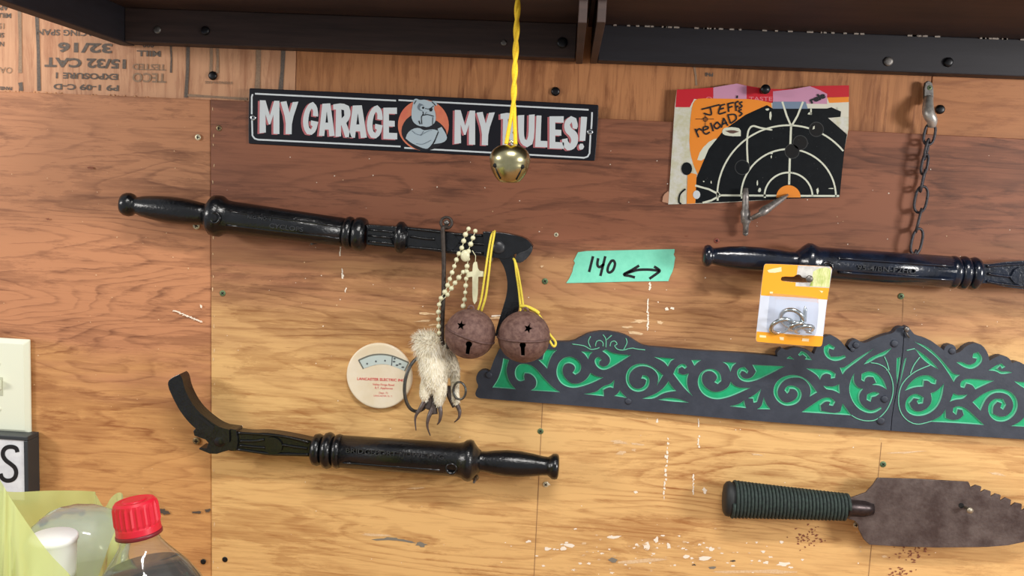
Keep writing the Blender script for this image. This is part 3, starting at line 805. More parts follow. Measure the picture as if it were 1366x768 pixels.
for s_ in (0, 1):
    path = []; loop = pb + Vector((0, -.0012, 27 * k)); mid = P(684.5, 150, DB)
    base = pb + Vector(((6.5 if s_ else -6) * k, -.001, 26 * k))
    for q in range(80):
        u = q / 79
        if u < .25: path.append(base.lerp(mid, u / .25) + Vector(((1.6 if s_ else -1.6) * k * u * 4, 0, 0)))
        else:
            a = (u - .25) * 26 + math.pi * (1 - s_); r = 1.6 * k
            path.append(mid.lerp(topp, (u - .25) / .75) + Vector((math.cos(a) * r, math.sin(a) * r, 0)))
    mb.tube(path, 2.7 * k, 7)
mb.build('cord', M_yellow_rope, bl)

# ------------------------------------------------------------------ paper target


def tg(x, y): return (880 + x / 3.4923, 100 + y / 3.4909)


def tgp(pts): return [tg(x, y) for x, y in pts]


ta = thing('paper_target', 'torn black and orange shooting target pinned to the wall, marked JEFFS RELOADS', 'target sheet', P(1010, 190, .004))
outl = [(80, 68), (160, 64), (250, 58), (310, 48), (360, 40), (420, 52), (480, 62), (560, 66), (620, 65), (700, 52), (780, 50), (882, 48), (881, 160), (880, 250), (862, 340), (850, 450), (838, 570), (620, 575), (400, 588), (280, 595), (150, 600), (40, 602), (46, 520), (58, 340), (70, 150)]
MB().prism(tgp(outl), .0036, .0024).build('sheet', M_paper, ta)
MB().prism(tgp(soften([(42, 598), (12, 590), (16, 560), (40, 540), (46, 560)], 80)), .0034, .0026).build('torn_corner', mat('tan_torn_corner', (196, 148, 118), .7), ta)
M_tr = mat('target_red', (204, 26, 42), .4); M_tp = mat('tape_pink', (208, 150, 180), .35); M_to = mat('target_orange', (246, 146, 40), .4)
M_tk = mat('target_black', (13, 17, 20), .4, c2=(19, 23, 26), scale=120, spec=.2); M_tw = mat('target_white_line', (222, 226, 206), .5); M_tl = mat('target_pale_green', (206, 204, 172), .55, c2=(222, 222, 214), scale=120)
M_ts = mat('target_slate', (120, 140, 164), .4); M_tg = mat('hole_grey_rim', (56, 58, 58), .5); M_tb = mat('torn_brown', (96, 70, 58), .7); M_tpp = mat('target_pale_print', (226, 128, 140), .5)
mb = MB(); e = .0037


def lay(pts, i, mi): mb.flat(tgp(pts), e + i * .00010, mi)


lay([(80, 68), (160, 64), (250, 58), (310, 48), (360, 40), (420, 52), (480, 62), (560, 66), (620, 65), (700, 52), (780, 50), (882, 48), (882, 102), (780, 105), (640, 130), (520, 130), (160, 112), (140, 150), (73, 150)], 0, 0)
lay([(72, 150), (145, 150), (140, 300), (175, 460), (125, 470), (125, 600), (40, 602), (46, 520), (58, 340)], 0, 5)
lay([(780, 104), (881, 102), (881, 126), (790, 130)], 0, 2)
lay([(250, 58), (310, 48), (360, 40), (405, 50), (405, 150), (380, 165), (250, 120)], 1, 1)
lay([(528, 76), (620, 66), (700, 52), (745, 70), (780, 88), (780, 135), (528, 130)], 1, 1)
lay(soften([(185, 108), (300, 110), (440, 112), (520, 130), (524, 168), (420, 180), (310, 250), (235, 350), (178, 465), (150, 400), (138, 330), (140, 250), (148, 160), (160, 120)]), 2, 2)
lay(soften([(300, 290), (240, 300), (190, 350), (175, 395), (200, 400), (230, 360)], 80), 2.5, 3)
lay([(178, 462), (228, 345), (300, 255), (400, 185), (500, 140), (527, 156), (780, 156), (800, 150), (845, 170), (842, 195), (785, 200), (873, 278), (862, 340), (850, 450), (838, 570), (620, 575), (290, 592), (168, 597), (165, 500)], 3, 4)
lay([(785, 200), (880, 194), (880, 250), (874, 276)], 3.4, 5)
lay([(130, 452), (172, 462), (166, 598), (126, 600)], 4, 2)
lay([(527, 124), (680, 124), (690, 157), (527, 157)], 4, 6)
def inside(x, y): return y < 572 and (x < 836 + (572 - y) * .10) and x > 170


CX, CY = 600, 566
for r in (112, 221, 332):
    pts = [q for q in arc(CX, CY, r, 0, 180, 60) if inside(*q)]
    if r == 332: pts = [q for q in pts if q[0] < 864]
    mb.ribbon(tgp(pts), 2.3, e + .0005, 3)
mb.ribbon(tgp([(603, 510), (606, 400), (612, 238)]), 2.8, e + .0005, 3)
for pts in ([(613, 240), (592, 190), (571, 124)], [(613, 240), (642, 190), (668, 124)], [(280, 560), (560, 562), (836, 563)], [(285, 560), (230, 532), (165, 514)], [(285, 560), (240, 584), (200, 595)], [(270, 585), (272, 545)], [(383, 575), (386, 548)], [(490, 572), (490, 555)]):
    mb.ribbon(tgp(pts), 2.6, e + .0005, 3)
mb.ribbon(tgp(crv([(411, 415), (407, 330), (412, 265), (432, 238), (470, 246), (525, 256)], 5)), [2.4] * 25 + [1.2], e + .0006, 3)
lay(disc(CX, CY + 4, 57, 24, a0=0, a1=180), 6, 2)
for x, y in ((730, 253), (655, 315), (617, 355), (385, 430)):
    lay(disc(x, y, 35, 24), 6.5, 7); lay(disc(x, y, 32, 24), 7, 4 if (x, y) == (385, 430) else 9)
lay([(715, 240), (722, 236), (722, 250), (712, 254)], 7.5, 3)
lay(soften([(290, 262), (300, 245), (345, 242), (378, 250), (378, 285), (330, 285), (295, 278)], 80), 6, 3); lay(soften([(305, 260), (340, 255), (370, 264), (335, 275)], 80), 6.5, 8)
for x, y, a, b in ((500, 160, 10, 6), (515, 190, 6, 30), (700, 180, 14, 7), (705, 170, 6, 18), (735, 540, 6, 18), (465, 535, 8, 10), (455, 505, 4, 14), (518, 365, 10, 4), (520, 380, 4, 8), (800, 528, 14, 2), (240, 500, 3, 8), (205, 495, 4, 4), (835, 155, 12, 5)):
    lay([(x + a * rnd.uniform(.6, 1.2) * math.cos(t), y + b * rnd.uniform(.6, 1.2) * math.sin(t)) for t in [q * .9 for q in range(7)]], 8, 3)
for q in range(60):
    x, y = rnd.uniform(200, 820), rnd.uniform(200, 555); s_ = rnd.uniform(1, 2.6)
    if math.hypot(x - 600, y - 566) < 400: lay([(x - s_, y), (x, y - s_), (x + s_, y), (x, y + s_)], 8, 7)
lay(disc(126, 436, 25, 16, 30), 8, 4); lay(disc(172, 557, 17, 16, 20), 8, 10)
mb.ribbon(tgp(crv([(120, 530), (95, 555), (90, 590), (100, 600)], 4)), 2.2, e + .0008, 4)
mb.build('print', [M_tr, M_tp, M_to, M_tw, M_tk, M_tl, M_ts, M_tg, M_tb, M_hole, mat('target_dot_white', (216, 222, 226), .5)], ta)
# handwriting, one part per letter
WR = [[[(195, 160), (280, 138)], [(235, 150), (240, 185), (205, 178)]], [[(285, 142), (275, 180), (310, 172)], [(283, 142), (305, 136)], [(280, 160), (300, 154)]], [[(318, 132), (322, 172)], [(318, 134), (345, 128)], [(320, 152), (340, 146)]],
      [[(353, 130), (357, 168)], [(351, 130), (368, 122)], [(356, 150), (368, 144)]], [[(362, 95), (360, 108)]], [[(386, 125), (372, 132), (384, 145), (368, 156)]],
      [[(165, 250), (182, 290)], [(170, 265), (184, 250), (196, 258)]], [[(206, 240), (202, 262), (216, 275), (234, 265)], [(204, 258), (226, 248), (222, 240), (206, 242)]], [[(238, 222), (250, 262)]], [[(268, 218), (254, 236), (266, 250), (282, 236), (268, 218)]],
      [[(288, 246), (297, 206), (300, 204), (318, 236)], [(292, 230), (312, 222)]], [[(318, 186), (330, 226)], [(316, 186), (350, 184), (356, 206), (330, 226)]], [[(382, 160), (368, 168), (384, 180), (370, 192)]]]
for strokes in WR:
    mb = MB()
    for pts in strokes: mb.ribbon(tgp(crv(pts, 4)), 2.1, e + .0010)
    mb.build('written_letter', M_ink, ta)
mb = MB(); mb.ribbon(tgp([(168, 205), (252, 205)]), .8, e + .0010); mb.ribbon(tgp([(213, 180), (213, 240)]), .8, e + .0010); mb.ribbon(tgp(arc(213, 206, 10, 0, 359, 14)), .9, e + .0010); mb.build('crosshair_mark', M_ink, ta)
mb = MB(); text_into(mb, 'rele', *tg(735, 108), 7.5, -24, e + .0010, 0, 1.25, .06); mb.build('bold_word', M_ink, ta)
mb = MB(); text_into(mb, 'ORIGINAL  TASTE', *tg(370, 112), 5.4, 0, e + .00005, 0, 1.45, .01); mb.build('brand_print', M_tpp, ta)
p = P(*tg(480, 73), .004); mb = MB()
mb.lathe((p.x, -.003, p.z), (p.x, -.02, p.z), [(0, 4.4 * S()), (.003, 4.2 * S()), (.007, 3.4 * S()), (.012, 5.2 * S()), (.015, 6.2 * S()), (.017, 5.8 * S()), (.0175, .0003)], 18)
tag(mb.build('push_pin', M_blacks, None, (p.x, -.004, p.z)), 'black round push pin at the top edge of the paper target', 'push pin')
# two steel pins at the lower edge of the target
M_pin = mat('worn_steel_pin', (176, 170, 164), .4, .6, c2=(128, 122, 118), scale=300)


def pin(label, pts):
    c = Vector(pts[0][0]); mb = MB(); t = thing('steel_pin', label, 'steel pin', c, 'two steel pins stuck below the target')
    path = [Vector(q) for q, r in pts]; mb.tube(path, 1, 12, rads=[r for q, r in pts]); mb.build('pin_shank', M_pin, t)
    q0 = path[-1]; mb = MB(); mb.ball(q0, pts[-1][1] * 1.02, 0, 10, 8); mb.build('pin_end', M_pin, t)
    return t


s1 = S(.02) * 1.15
pin('upright grey steel pin on the lower edge of the paper target', [(P(994.5, 251, .012), 2.8 * s1), (P(994.6, 262, .013), 3.6 * s1), (P(994.4, 279, .013), 4.0 * s1), (P(994.4, 282, .013), 5.6 * s1), (P(995, 296, .013), 5.6 * s1), (P(995, 298, .013), 4.2 * s1), (P(995, 301, .013), 3.3 * s1), (P(994.5, 311, .012), 3.3 * s1)])
pin('slanted grey steel pin running from the orange bullseye down to the upright pin', [(P(1051, 259.5, .006), 1.2 * s1), (P(1044, 264.5, .010), 3.2 * s1), (P(1030, 274, .016), 4.0 * s1), (P(1021, 280, .022), 5.2 * s1), (P(1016, 283.5, .025), 4.6 * s1), (P(1014, 285.5, .024), 3.0 * s1), (P(1003, 291, .020), 2.8 * s1)])

# ------------------------------------------------------------------ chain
ch = thing('steel_chain', 'dark steel chain hanging from a hook down to the right nail puller', 'chain', P(1232, 210, .012))
mb = MB(); mb.prism(soften([(1233, 111), (1239, 107), (1245, 111), (1246, 136), (1240, 140), (1233, 136)], 70), .005, .0002); hk = mb.build('hook_plate', M_greysteel, ch, bevel=.0008)
mb = MB(); kk = S(.01)
mb.tube([P(x, y, d) for x, y, d in crv([(1239, 130, .006), (1238, 142, .012), (1239, 152, .016), (1243, 160, .016), (1243, 168, .012)], 5)], 1, 10, rads=[kk * (5 + 2.4 * math.sin(math.pi * q / 20)) for q in range(21)]); mb.build('hook', mat('bright_worn_steel', (206, 202, 194), .4, .6, c2=(170, 166, 160), scale=200), ch)
screw(1240, 117, 3, M_green, ch, d=.005); screw(1239.5, 132, 3, M_brown, ch, d=.005)


def link(cx, cy, L, w, rot, tilt, d):
    c = P(cx, cy, d); k = S(d); pts = []
    for q in range(20):
        a = 2 * math.pi * q / 20; x = w / 2 * math.cos(a); z = math.sin(a); z = (L / 2) * (abs(z) ** .7) * (1 if z > 0 else -1)
        v = Vector((x * k, 0, z * k)); v = Matrix.Rotation(rot, 3, 'Z') @ v; v = Matrix.Rotation(tilt, 3, 'Y') @ v; pts.append(c + v)
    mb = MB(); mb.tube(pts, 1.75 * k, 7, closed=True); return mb.build('link', M_chain, ch)


for cx, cy, L, w, rot, tl in ((1240, 179, 27, 14, .1, .1), (1236, 199, 26, 12, 1.0, .12), (1233.5, 219, 26, 12, .6, .1), (1231, 241, 28, 12, 1.15, .12), (1228.5, 266, 34, 16, .1, .1), (1225.5, 294, 30, 12, 1.2, .14), (1223, 322, 34, 15, .25, .12), (1219, 349, 30, 12, 1.1, .1)):
    link(cx, cy, L, w, rot, tl, .012 if cy < 340 else .008)

# ------------------------------------------------------------------ masking tape label


def tp(x, y): return (740 + x / 7.589, 310 + y / 7.589)


te = thing('tape_label', 'mint green masking tape marked 140 with a double-headed arrow', 'tape label', P(828, 354, .002))
MB().prism([tp(x, y) for x, y in [(235, 200), (270, 195), (320, 188), (760, 178), (1215, 168), (1212, 200), (1205, 225), (1220, 255), (1212, 300), (1205, 350), (1190, 400), (1170, 440), (1150, 492), (760, 496), (440, 505), (115, 512), (145, 470), (165, 430), (180, 395), (188, 350), (205, 310), (192, 285), (210, 250)]], .0024, DW).build('tape', mat('mint_masking_tape', (128, 222, 192), .7, c2=(118, 214, 184), scale=120), te)
for nm_, strokes in (('numeral', [[(388, 240), (348, 400)]]), ('numeral', [[(440, 260), (432, 325), (455, 350), (500, 318)], [(512, 240), (490, 330), (462, 440)]]), ('numeral', [[(575, 285), (545, 335), (535, 385), (555, 405), (590, 380), (610, 320), (595, 285), (570, 290)]]),
                     ('arrow', [[(700, 425), (780, 395), (850, 378), (960, 376), (1060, 388)], [(855, 335), (780, 380), (700, 425), (760, 440), (812, 455)], [(1005, 345), (1040, 365), (1062, 390), (1020, 425), (958, 468)]])):
    mb = MB()
    for pts in strokes: mb.ribbon([tp(x, y) for x, y in crv(pts, 5)], 3.5, .00255)
    mb.build(nm_, M_ink, te)

# ------------------------------------------------------------------ carded screw eyes


def cp(x, y): return (1000 + x / 5.908, 340 + y / 5.908)


cr = thing('screw_eye_pack', 'orange and white blister card of silver screw eyes hanging on the right nail puller', 'hardware pack', P(1058, 407, .05))
DC = 0.060


def cpl(pts): return [cp(x, y) for x, y in pts]


card = soften([(112, 95), (118, 75), (135, 68), (630, 90), (645, 100), (650, 120), (610, 350), (572, 705), (560, 720), (540, 722), (65, 685), (52, 675), (48, 655), (75, 420), (92, 250)], 80)
slot = [cp(*q) for q in soften([(245, 185), (258, 168), (350, 172), (362, 158), (385, 152), (405, 160), (412, 178), (470, 180), (488, 200), (475, 217), (390, 218), (265, 207), (248, 200)], 85)]
# card with a real hanger slot
outer = ccw(cpl(card)); slot = ccw(slot)
allp = [Vector((P(x, y, DC).x, P(x, y, DC).z)) for x, y in outer + slot]
no, ns = len(outer), len(slot)
r_ = delaunay_2d_cdt(allp, [], [list(range(no)), list(range(no, no + ns))], 0, 1e-7)
fv, ff = r_[0], [f for f, og in zip(r_[2], r_[5]) if 0 in og and 1 not in og]
mb = MB(); mb.add([(v.x, -DC, v.y) for v in fv], ff); mb.add([(v.x, -DC + .0006, v.y) for v in fv], [tuple(reversed(f)) for f in ff]); cbo = mb.build('card', mat('card_white', (222, 228, 240), .45), cr)


def cut(poly, mi, d, mbb):
    poly = ccw(poly); vs = [Vector((P(x, y, DC).x, P(x, y, DC).z)) for x, y in poly + slot]
    n1 = len(poly); r = delaunay_2d_cdt(vs, [], [list(range(n1)), list(range(n1, len(vs)))], 0, 1e-7)
    mbb.add([(v.x, -d, v.y) for v in r[0]], [f for f, og in zip(r[2], r[5]) if 0 in og and 1 not in og], mi)


mb = MB()
M_co = mat('card_orange', (250, 168, 36), .4); M_cg = mat('card_photo_green', (164, 186, 74), .5, c2=(226, 226, 170), scale=190, stretch=(1, 1, .35)); M_cw = mat('card_photo_grey', (214, 212, 206), .5, c2=(180, 178, 176), scale=120)
CM = [M_co, M_cg, M_cw, mat('card_print_white', (252, 226, 176), .5)]
for poly, mi, d in ((soften([(112, 95), (118, 75), (135, 68), (630, 90), (645, 100), (650, 120), (612, 352), (400, 335), (88, 318), (92, 250)], 80), 0, .0002),
                    ([(380, 82), (630, 92), (645, 105), (648, 125), (628, 260), (360, 245)], 2, .0003), ([(500, 130), (540, 108), (600, 95), (640, 110), (628, 255), (470, 245), (490, 200)], 1, .0004)):
    mb = MB(); cut(cpl(poly), mi, DC + d, mb); mb.build('printed_panel', CM, cbo)
MB().flat(cpl(soften([(50, 655), (56, 602), (330, 625), (580, 640), (572, 705), (560, 720), (540, 722), (65, 685), (52, 675)], 80)), DC + .0002, 0).build('printed_panel', CM, cbo)
for pts in ([(140, 120), (180, 108), (250, 95), (252, 130), (200, 140), (150, 138)], [(78, 630), (130, 635), (130, 652), (78, 648)], [(235, 645), (270, 648), (268, 672), (240, 668)], [(415, 655), (468, 660), (466, 682), (412, 678)], [(160, 288), (185, 290), (180, 305), (158, 302)], [(550, 280), (580, 285), (570, 300)]):
    MB().flat(cpl(pts), DC + .0004, 3).build('printed_mark', CM, cbo)
# blister
M_bl = film('clear_blister', (235, 240, 250), .86, .03, .3, .08)
mb = MB(); b0 = cpl(soften([(160, 300), (520, 330), (548, 350), (520, 610), (500, 655), (190, 625), (140, 600), (130, 560)], 85)); b1 = cpl(soften([(185, 335), (500, 360), (520, 375), (498, 590), (480, 625), (205, 600), (170, 580), (160, 550)], 85))
w0 = [P(x, y, DC) for x, y in b0]; w1 = [P(x, y, DC) for x, y in b1]; n = len(w0)
v0 = [Vector((p.x, -DC - .0003, p.z)) for p in w0]; v1 = [Vector((p.x, -DC - .014, p.z)) for p in w1]
mb.add(v0 + v1, [(i, (i + 1) % n, n + (i + 1) % n, n + i) for i in range(n)] + [tuple(n + q for q in t) for t in tessellate_polygon([v1])]); mb.build('blister', M_bl, cr)
M_eye = mat('bright_zinc_wire', (196, 204, 206), .22, 1.0)


def eye(c, R, rot, tip, d):
    """screw eye: wire ring with a threaded shank"""
    C = P(*cp(*c), d); mb = MB(); k = S(d); X = Matrix.Rotation(rot[0], 3, 'Z') @ Matrix.Rotation(rot[1], 3, 'X')
    ring = [C + X @ Vector((R * k * math.cos(a), 0, R * k * math.sin(a))) for a in [2 * math.pi * q / 24 for q in range(24)]]
    mb.tube(ring, 3.0 * k, 8, closed=True)
    T = P(*cp(*tip), d); dr = (T - C).normalized(); st0 = C + dr * R * k * .95; L = (T - st0).length
    N = 18; pts = [st0 + dr * L * q / N for q in range(N + 1)]; rad = [k * (2.4 + (.5 if q % 2 else 0)) * (1 if q < N - 3 else (N - q + .3) / 4) for q in range(N + 1)]
    mb.tube(pts, 1, 8, rads=rad)
    return mb.build('screw_eye', M_eye, cr)


eye((250, 560), 14, (.3, .7), (385, 520), DC + .006)
eye((330, 500), 14, (-.4, .5), (490, 620), DC + .009)
eye((430, 585), 11, (.2, 1.0), (438, 400), DC + .005)
eye((370, 560), 9, (.5, .9), (490, 590), DC + .010)
p = P(*cp(388, 160), .02); mb = MB(); mb.lathe((p.x, -.03, p.z), (p.x, -.08, p.z), [(0, .0022), (.033, .0022), (.0335, 4.6 * S(.06)), (.035, 4.8 * S(.06)), (.036, 4 * S(.06)), (.0362, .0002)], 16)
tag(mb.build('hanging_screw', M_greysteel, None, (p.x, -.04, p.z)), 'steel screw head holding the orange hardware card through its slot', 'screw')

# ------------------------------------------------------------------ black and green cast cresting
FR = {'A': (630, 440, 6.4), 'B': (820, 450, 6.4), 'C': (1010, 440, 5.485), 'D': (1180, 440, 5.118)}


def fp(k, pts): ox, oy, s_ = FR[k]; return [(ox + x / s_, oy + y / s_) for x, y in pts]


cs = thing('ornamental_cresting', 'long black cast iron cresting strip with recessed bright green scrolls', 'ornament', P(1000, 520, .008))
DCF, DCB = 0.0125, DW
topc = [(660, 477), (668, 462), (690, 452), (720, 453), (745.6, 456), (764, 455.6), (774, 450), (786, 444), (806.5, 441), (830, 445), (843, 451.6), (852, 458), (860.6, 462), (885.6, 464), (932.5, 468), (979, 470), (1020, 473), (1037, 475.5), (1036.5, 469), (1043, 464), (1049, 467), (1055, 464), (1065, 463), (1078, 467), (1086, 472), (1090, 462), (1096, 451), (1108, 446), (1119, 452), (1126, 460), (1132, 467)]
leftc = topc + [(1136, 468), (1131, 461), (1135, 454), (1143, 452), (1149, 457), (1156, 457), (1170, 450), (1182, 446), (1192, 444), (1196, 438), (1202, 435), (1206.5, 436)]
seamx = [(1205, 452), (1203.5, 474), (1196, 520), (1190, 550), (1188, 574.4)]
outL = leftc + seamx + [(1020, 562.5), (830, 545.5), (645, 531.5), (639, 531), (634.5, 528), (634, 523), (638.6, 515), (635, 508), (635.5, 500), (641, 494), (648, 493), (653, 496)]
outR = [(1207.3, 436), (1211, 435), (1215, 440), (1221, 447), (1238.6, 451.7), (1254, 463), (1259, 467), (1262, 460.5), (1270, 458.6), (1275.7, 463.4), (1275, 471), (1281.6, 469), (1289, 461), (1301, 456.6), (1311, 460.5), (1318, 471), (1320, 481), (1326.5, 477), (1336, 473), (1346, 477), (1350, 484), (1356, 482), (1361.6, 483), (1367, 487), (1380, 489), (1400, 490), (1406, 500), (1404, 520), (1412, 545), (1410, 588), (1366, 586)] + [(1189, 574.5), (1191, 550), (1197, 520), (1204.5, 474), (1206, 452)]
IN = {'L': [
    ('A', [(265, 240), (315, 255), (290, 330), (300, 400), (330, 460), (372, 505), (172, 490), (220, 420), (250, 330)]),
    ('A', [(365, 330), (400, 290), (450, 285), (510, 300), (560, 345), (620, 420), (690, 490), (750, 530), (500, 515), (540, 490), (550, 440), (530, 400), (490, 370), (450, 370), (440, 395), (448, 425), (420, 440), (385, 430), (362, 390)]),
    ('A', [(620, 165), (725, 170), (690, 200), (660, 260), (640, 330), (565, 255), (600, 250)]),
    ('A', [(1120, 405), (1060, 395), (1010, 365), (975, 420), (920, 455), (860, 460), (810, 430), (775, 380), (770, 330), (790, 290), (830, 280), (870, 300), (880, 330), (855, 365), (880, 382), (920, 360), (935, 310), (910, 260), (850, 225), (790, 230), (740, 270), (715, 340), (725, 410), (770, 470), (850, 497), (930, 485), (1030, 450)]),
    ('A', [(930, 182), (1030, 185), (1005, 210), (990, 250), (965, 210)]),
    ('A', [(1110, 180), (1145, 162), (1200, 200), (1356, 214), (1216, 304), (1130, 347), (1070, 325), (1040, 270), (1055, 235), (1085, 228), (1105, 255), (1085, 270), (1085, 295), (1115, 315), (1160, 300), (1180, 260), (1165, 220)]),
    ('A', [(1215, 425), (1205, 495), (1170, 485), (1120, 510), (1125, 565), (950, 545), (1060, 530), (1110, 480), (1180, 460)]),
    ('A', [(1261, 514), (1280, 540), (1321, 579), (1212, 562), (1240, 545)]),
    ('B', [(335, 165), (515, 180), (480, 200), (455, 248), (420, 205)]),
    ('B', [(415, 320), (360, 410), (375, 350), (360, 300), (310, 255), (230, 240), (170, 260), (125, 310), (120, 380), (160, 430), (210, 440), (260, 410), (270, 365), (250, 350), (225, 350), (240, 320), (280, 325), (302, 360), (290, 420), (250, 455), (190, 467), (130, 440), (95, 380), (95, 310), (130, 250), (200, 220), (280, 225), (350, 265)]),
    ('B', [(460, 372), (490, 420), (525, 455), (420, 470), (330, 527), (235, 520), (330, 490), (410, 440)]),
    ('B', [(370, 530), (450, 512), (540, 520), (635, 555), (500, 548)]),
    ('B', [(500, 310), (520, 260), (560, 225), (600, 225), (618, 250), (600, 268), (575, 250), (545, 265), (545, 300), (585, 320), (632, 305), (615, 370), (630, 450), (668, 503), (600, 440), (545, 370)]),
    ('B', [(655, 192), (740, 190), (705, 215), (680, 242)]),
    ('B', [(1160, 428), (1080, 430), (1020, 410), (990, 375), (975, 420), (910, 460), (840, 465), (780, 430), (745, 380), (745, 320), (780, 285), (830, 285), (870, 320), (875, 350), (850, 380), (880, 398), (912, 370), (905, 310), (860, 270), (790, 265), (730, 300), (705, 370), (720, 440), (770, 500), (860, 532), (960, 515), (1060, 475)]),
    ('B', [(920, 208), (1040, 215), (1005, 245), (988, 292), (965, 235)]),
    ('B', [(1175, 232), (1300, 238), (1455, 245), (1300, 325), (1200, 370), (1120, 383), (1060, 355), (1040, 300), (1060, 260), (1110, 250), (1142, 285), (1130, 310), (1110, 290), (1085, 285), (1070, 310), (1085, 340), (1130, 355), (1180, 335), (1205, 290)]),
    ('B', [(1250, 440), (1235, 490), (1215, 550), (1185, 557), (1180, 520), (1140, 518), (1200, 485)]),
    ('B', [(1105, 535), (1112, 570), (1122, 602), (980, 585), (1060, 570)]),
    ('C', [(48, 490), (65, 540), (98, 580), (0, 578), (35, 555)]),
    ('C', [(440, 455), (385, 487), (395, 440), (375, 390), (330, 350), (260, 345), (190, 370), (150, 430), (150, 480), (190, 530), (240, 530), (290, 500), (300, 460), (275, 430), (240, 430), (235, 450), (220, 465), (200, 440), (215, 410), (260, 403), (310, 425), (330, 470), (310, 525), (260, 552), (200, 555), (145, 520), (115, 460), (130, 390), (180, 345), (250, 325), (320, 335), (380, 375)]),
    ('C', [(215, 208), (240, 190), (270, 215)]),
    ('C', [(300, 180), (325, 152), (365, 170), (400, 220), (350, 215), (360, 200), (335, 180), (310, 190)]),
    ('C', [(485, 160), (490, 120), (530, 100), (570, 125), (560, 145), (530, 135), (520, 160), (540, 195), (600, 195), (640, 182), (650, 200), (610, 222), (560, 228), (510, 205)]),
    ('C', [(360, 280), (470, 285), (540, 293), (575, 320), (570, 350), (540, 355), (540, 330), (510, 315), (475, 330), (460, 365), (440, 330)]),
    ('C', [(485, 408), (560, 415), (600, 395), (605, 465), (560, 440), (505, 435)]),
    ('C', [(325, 600), (410, 540), (480, 495), (540, 490), (572, 525), (555, 555), (525, 550), (535, 525), (500, 520), (465, 550), (470, 590), (570, 610), (610, 595), (625, 535), (650, 570), (690, 624), (600, 618)]),
    ('C', [(855, 135), (740, 225), (650, 290), (625, 325), (605, 275), (640, 275), (740, 200)]),
    ('C', [(985, 130), (940, 185), (880, 200), (820, 240), (780, 250), (820, 205), (900, 170)]),
    ('C', [(950, 435), (900, 405), (840, 400), (870, 385), (850, 345), (810, 340), (790, 355), (785, 378), (762, 365), (765, 320), (810, 298), (870, 310), (925, 360)]),
    ('C', [(710, 315), (705, 375), (735, 420), (775, 430), (745, 470), (750, 530), (800, 580), (850, 590), (905, 560), (910, 575), (860, 608), (800, 608), (730, 570), (685, 500), (670, 430), (685, 360)]),
    ('C', [(895, 465), (870, 485), (840, 490), (830, 525), (800, 510), (805, 470), (850, 450), (885, 455)]),
    ('C', [(1022, 205), (1048, 195), (1044, 280), (1022, 400), (1018, 300)])],
    'R': [
    ('D', [(200, 78), (290, 110), (370, 180), (430, 250), (470, 300), (515, 305), (485, 330), (472, 355), (440, 300), (370, 200), (280, 125)]),
    ('D', [(205, 125), (270, 165), (325, 215), (370, 268), (310, 240), (250, 190), (225, 150)]),
    ('D', [(138, 415), (180, 350), (240, 310), (310, 305), (355, 340), (350, 370), (320, 368), (300, 345), (270, 345), (265, 385), (200, 390)]),
    ('D', [(405, 365), (395, 450), (360, 530), (290, 580), (210, 590), (150, 560), (138, 500), (165, 450), (220, 430), (268, 460), (262, 500), (230, 505), (220, 485), (235, 470), (200, 465), (170, 500), (190, 545), (240, 560), (300, 530), (325, 480), (315, 430), (360, 415)]),
    ('D', [(490, 220), (530, 215), (570, 240), (620, 225), (630, 195), (600, 190), (605, 160), (640, 150), (670, 185), (660, 230), (600, 270), (540, 255)]),
    ('D', [(515, 370), (530, 340), (580, 330), (680, 340), (748, 345), (620, 405), (600, 375), (560, 365), (545, 395), (520, 390)]),
    ('D', [(445, 490), (470, 430), (500, 445), (565, 440), (540, 470), (480, 475)]),
    ('D', [(310, 625), (390, 585), (415, 540), (420, 600), (460, 615), (510, 610), (540, 580), (530, 545), (500, 540), (490, 580), (465, 560), (470, 530), (510, 515), (560, 535), (620, 590), (680, 648), (500, 635)]),
    ('D', [(600, 492), (660, 440), (740, 405), (820, 400), (890, 440), (915, 510), (890, 580), (830, 625), (760, 625), (710, 580), (705, 510), (750, 465), (810, 470), (830, 510), (810, 545), (790, 530), (800, 500), (770, 490), (740, 520), (740, 570), (790, 595), (850, 580), (885, 520), (860, 450), (800, 425), (740, 430), (690, 470), (655, 550)]),
    ('D', [(710, 275), (760, 240), (800, 228), (825, 250), (800, 265), (790, 245), (770, 265), (800, 285), (840, 280), (870, 290), (800, 305), (760, 280)]),
    ('D', [(885, 350), (960, 355), (1040, 365), (1000, 420), (930, 385)]),
    ('D', [(865, 655), (920, 630), (960, 590), (1000, 640), (1040, 665)]),
    ('D', [(136, 195), (150, 187), (125, 290), (100, 390), (115, 300)])]}
M_cast = mat('blue_black_cast_iron', (44, 50, 62), .55, c2=(54, 60, 72), scale=60, bump=.15, bscale=300)
M_gr = mat('bright_green_paint', (16, 166, 112), .45, c2=(11, 148, 98), scale=50); M_grp = mat('pale_green_rim', (104, 186, 154), .5)
GREEN_D = DCF - .0017; RIM = .00115
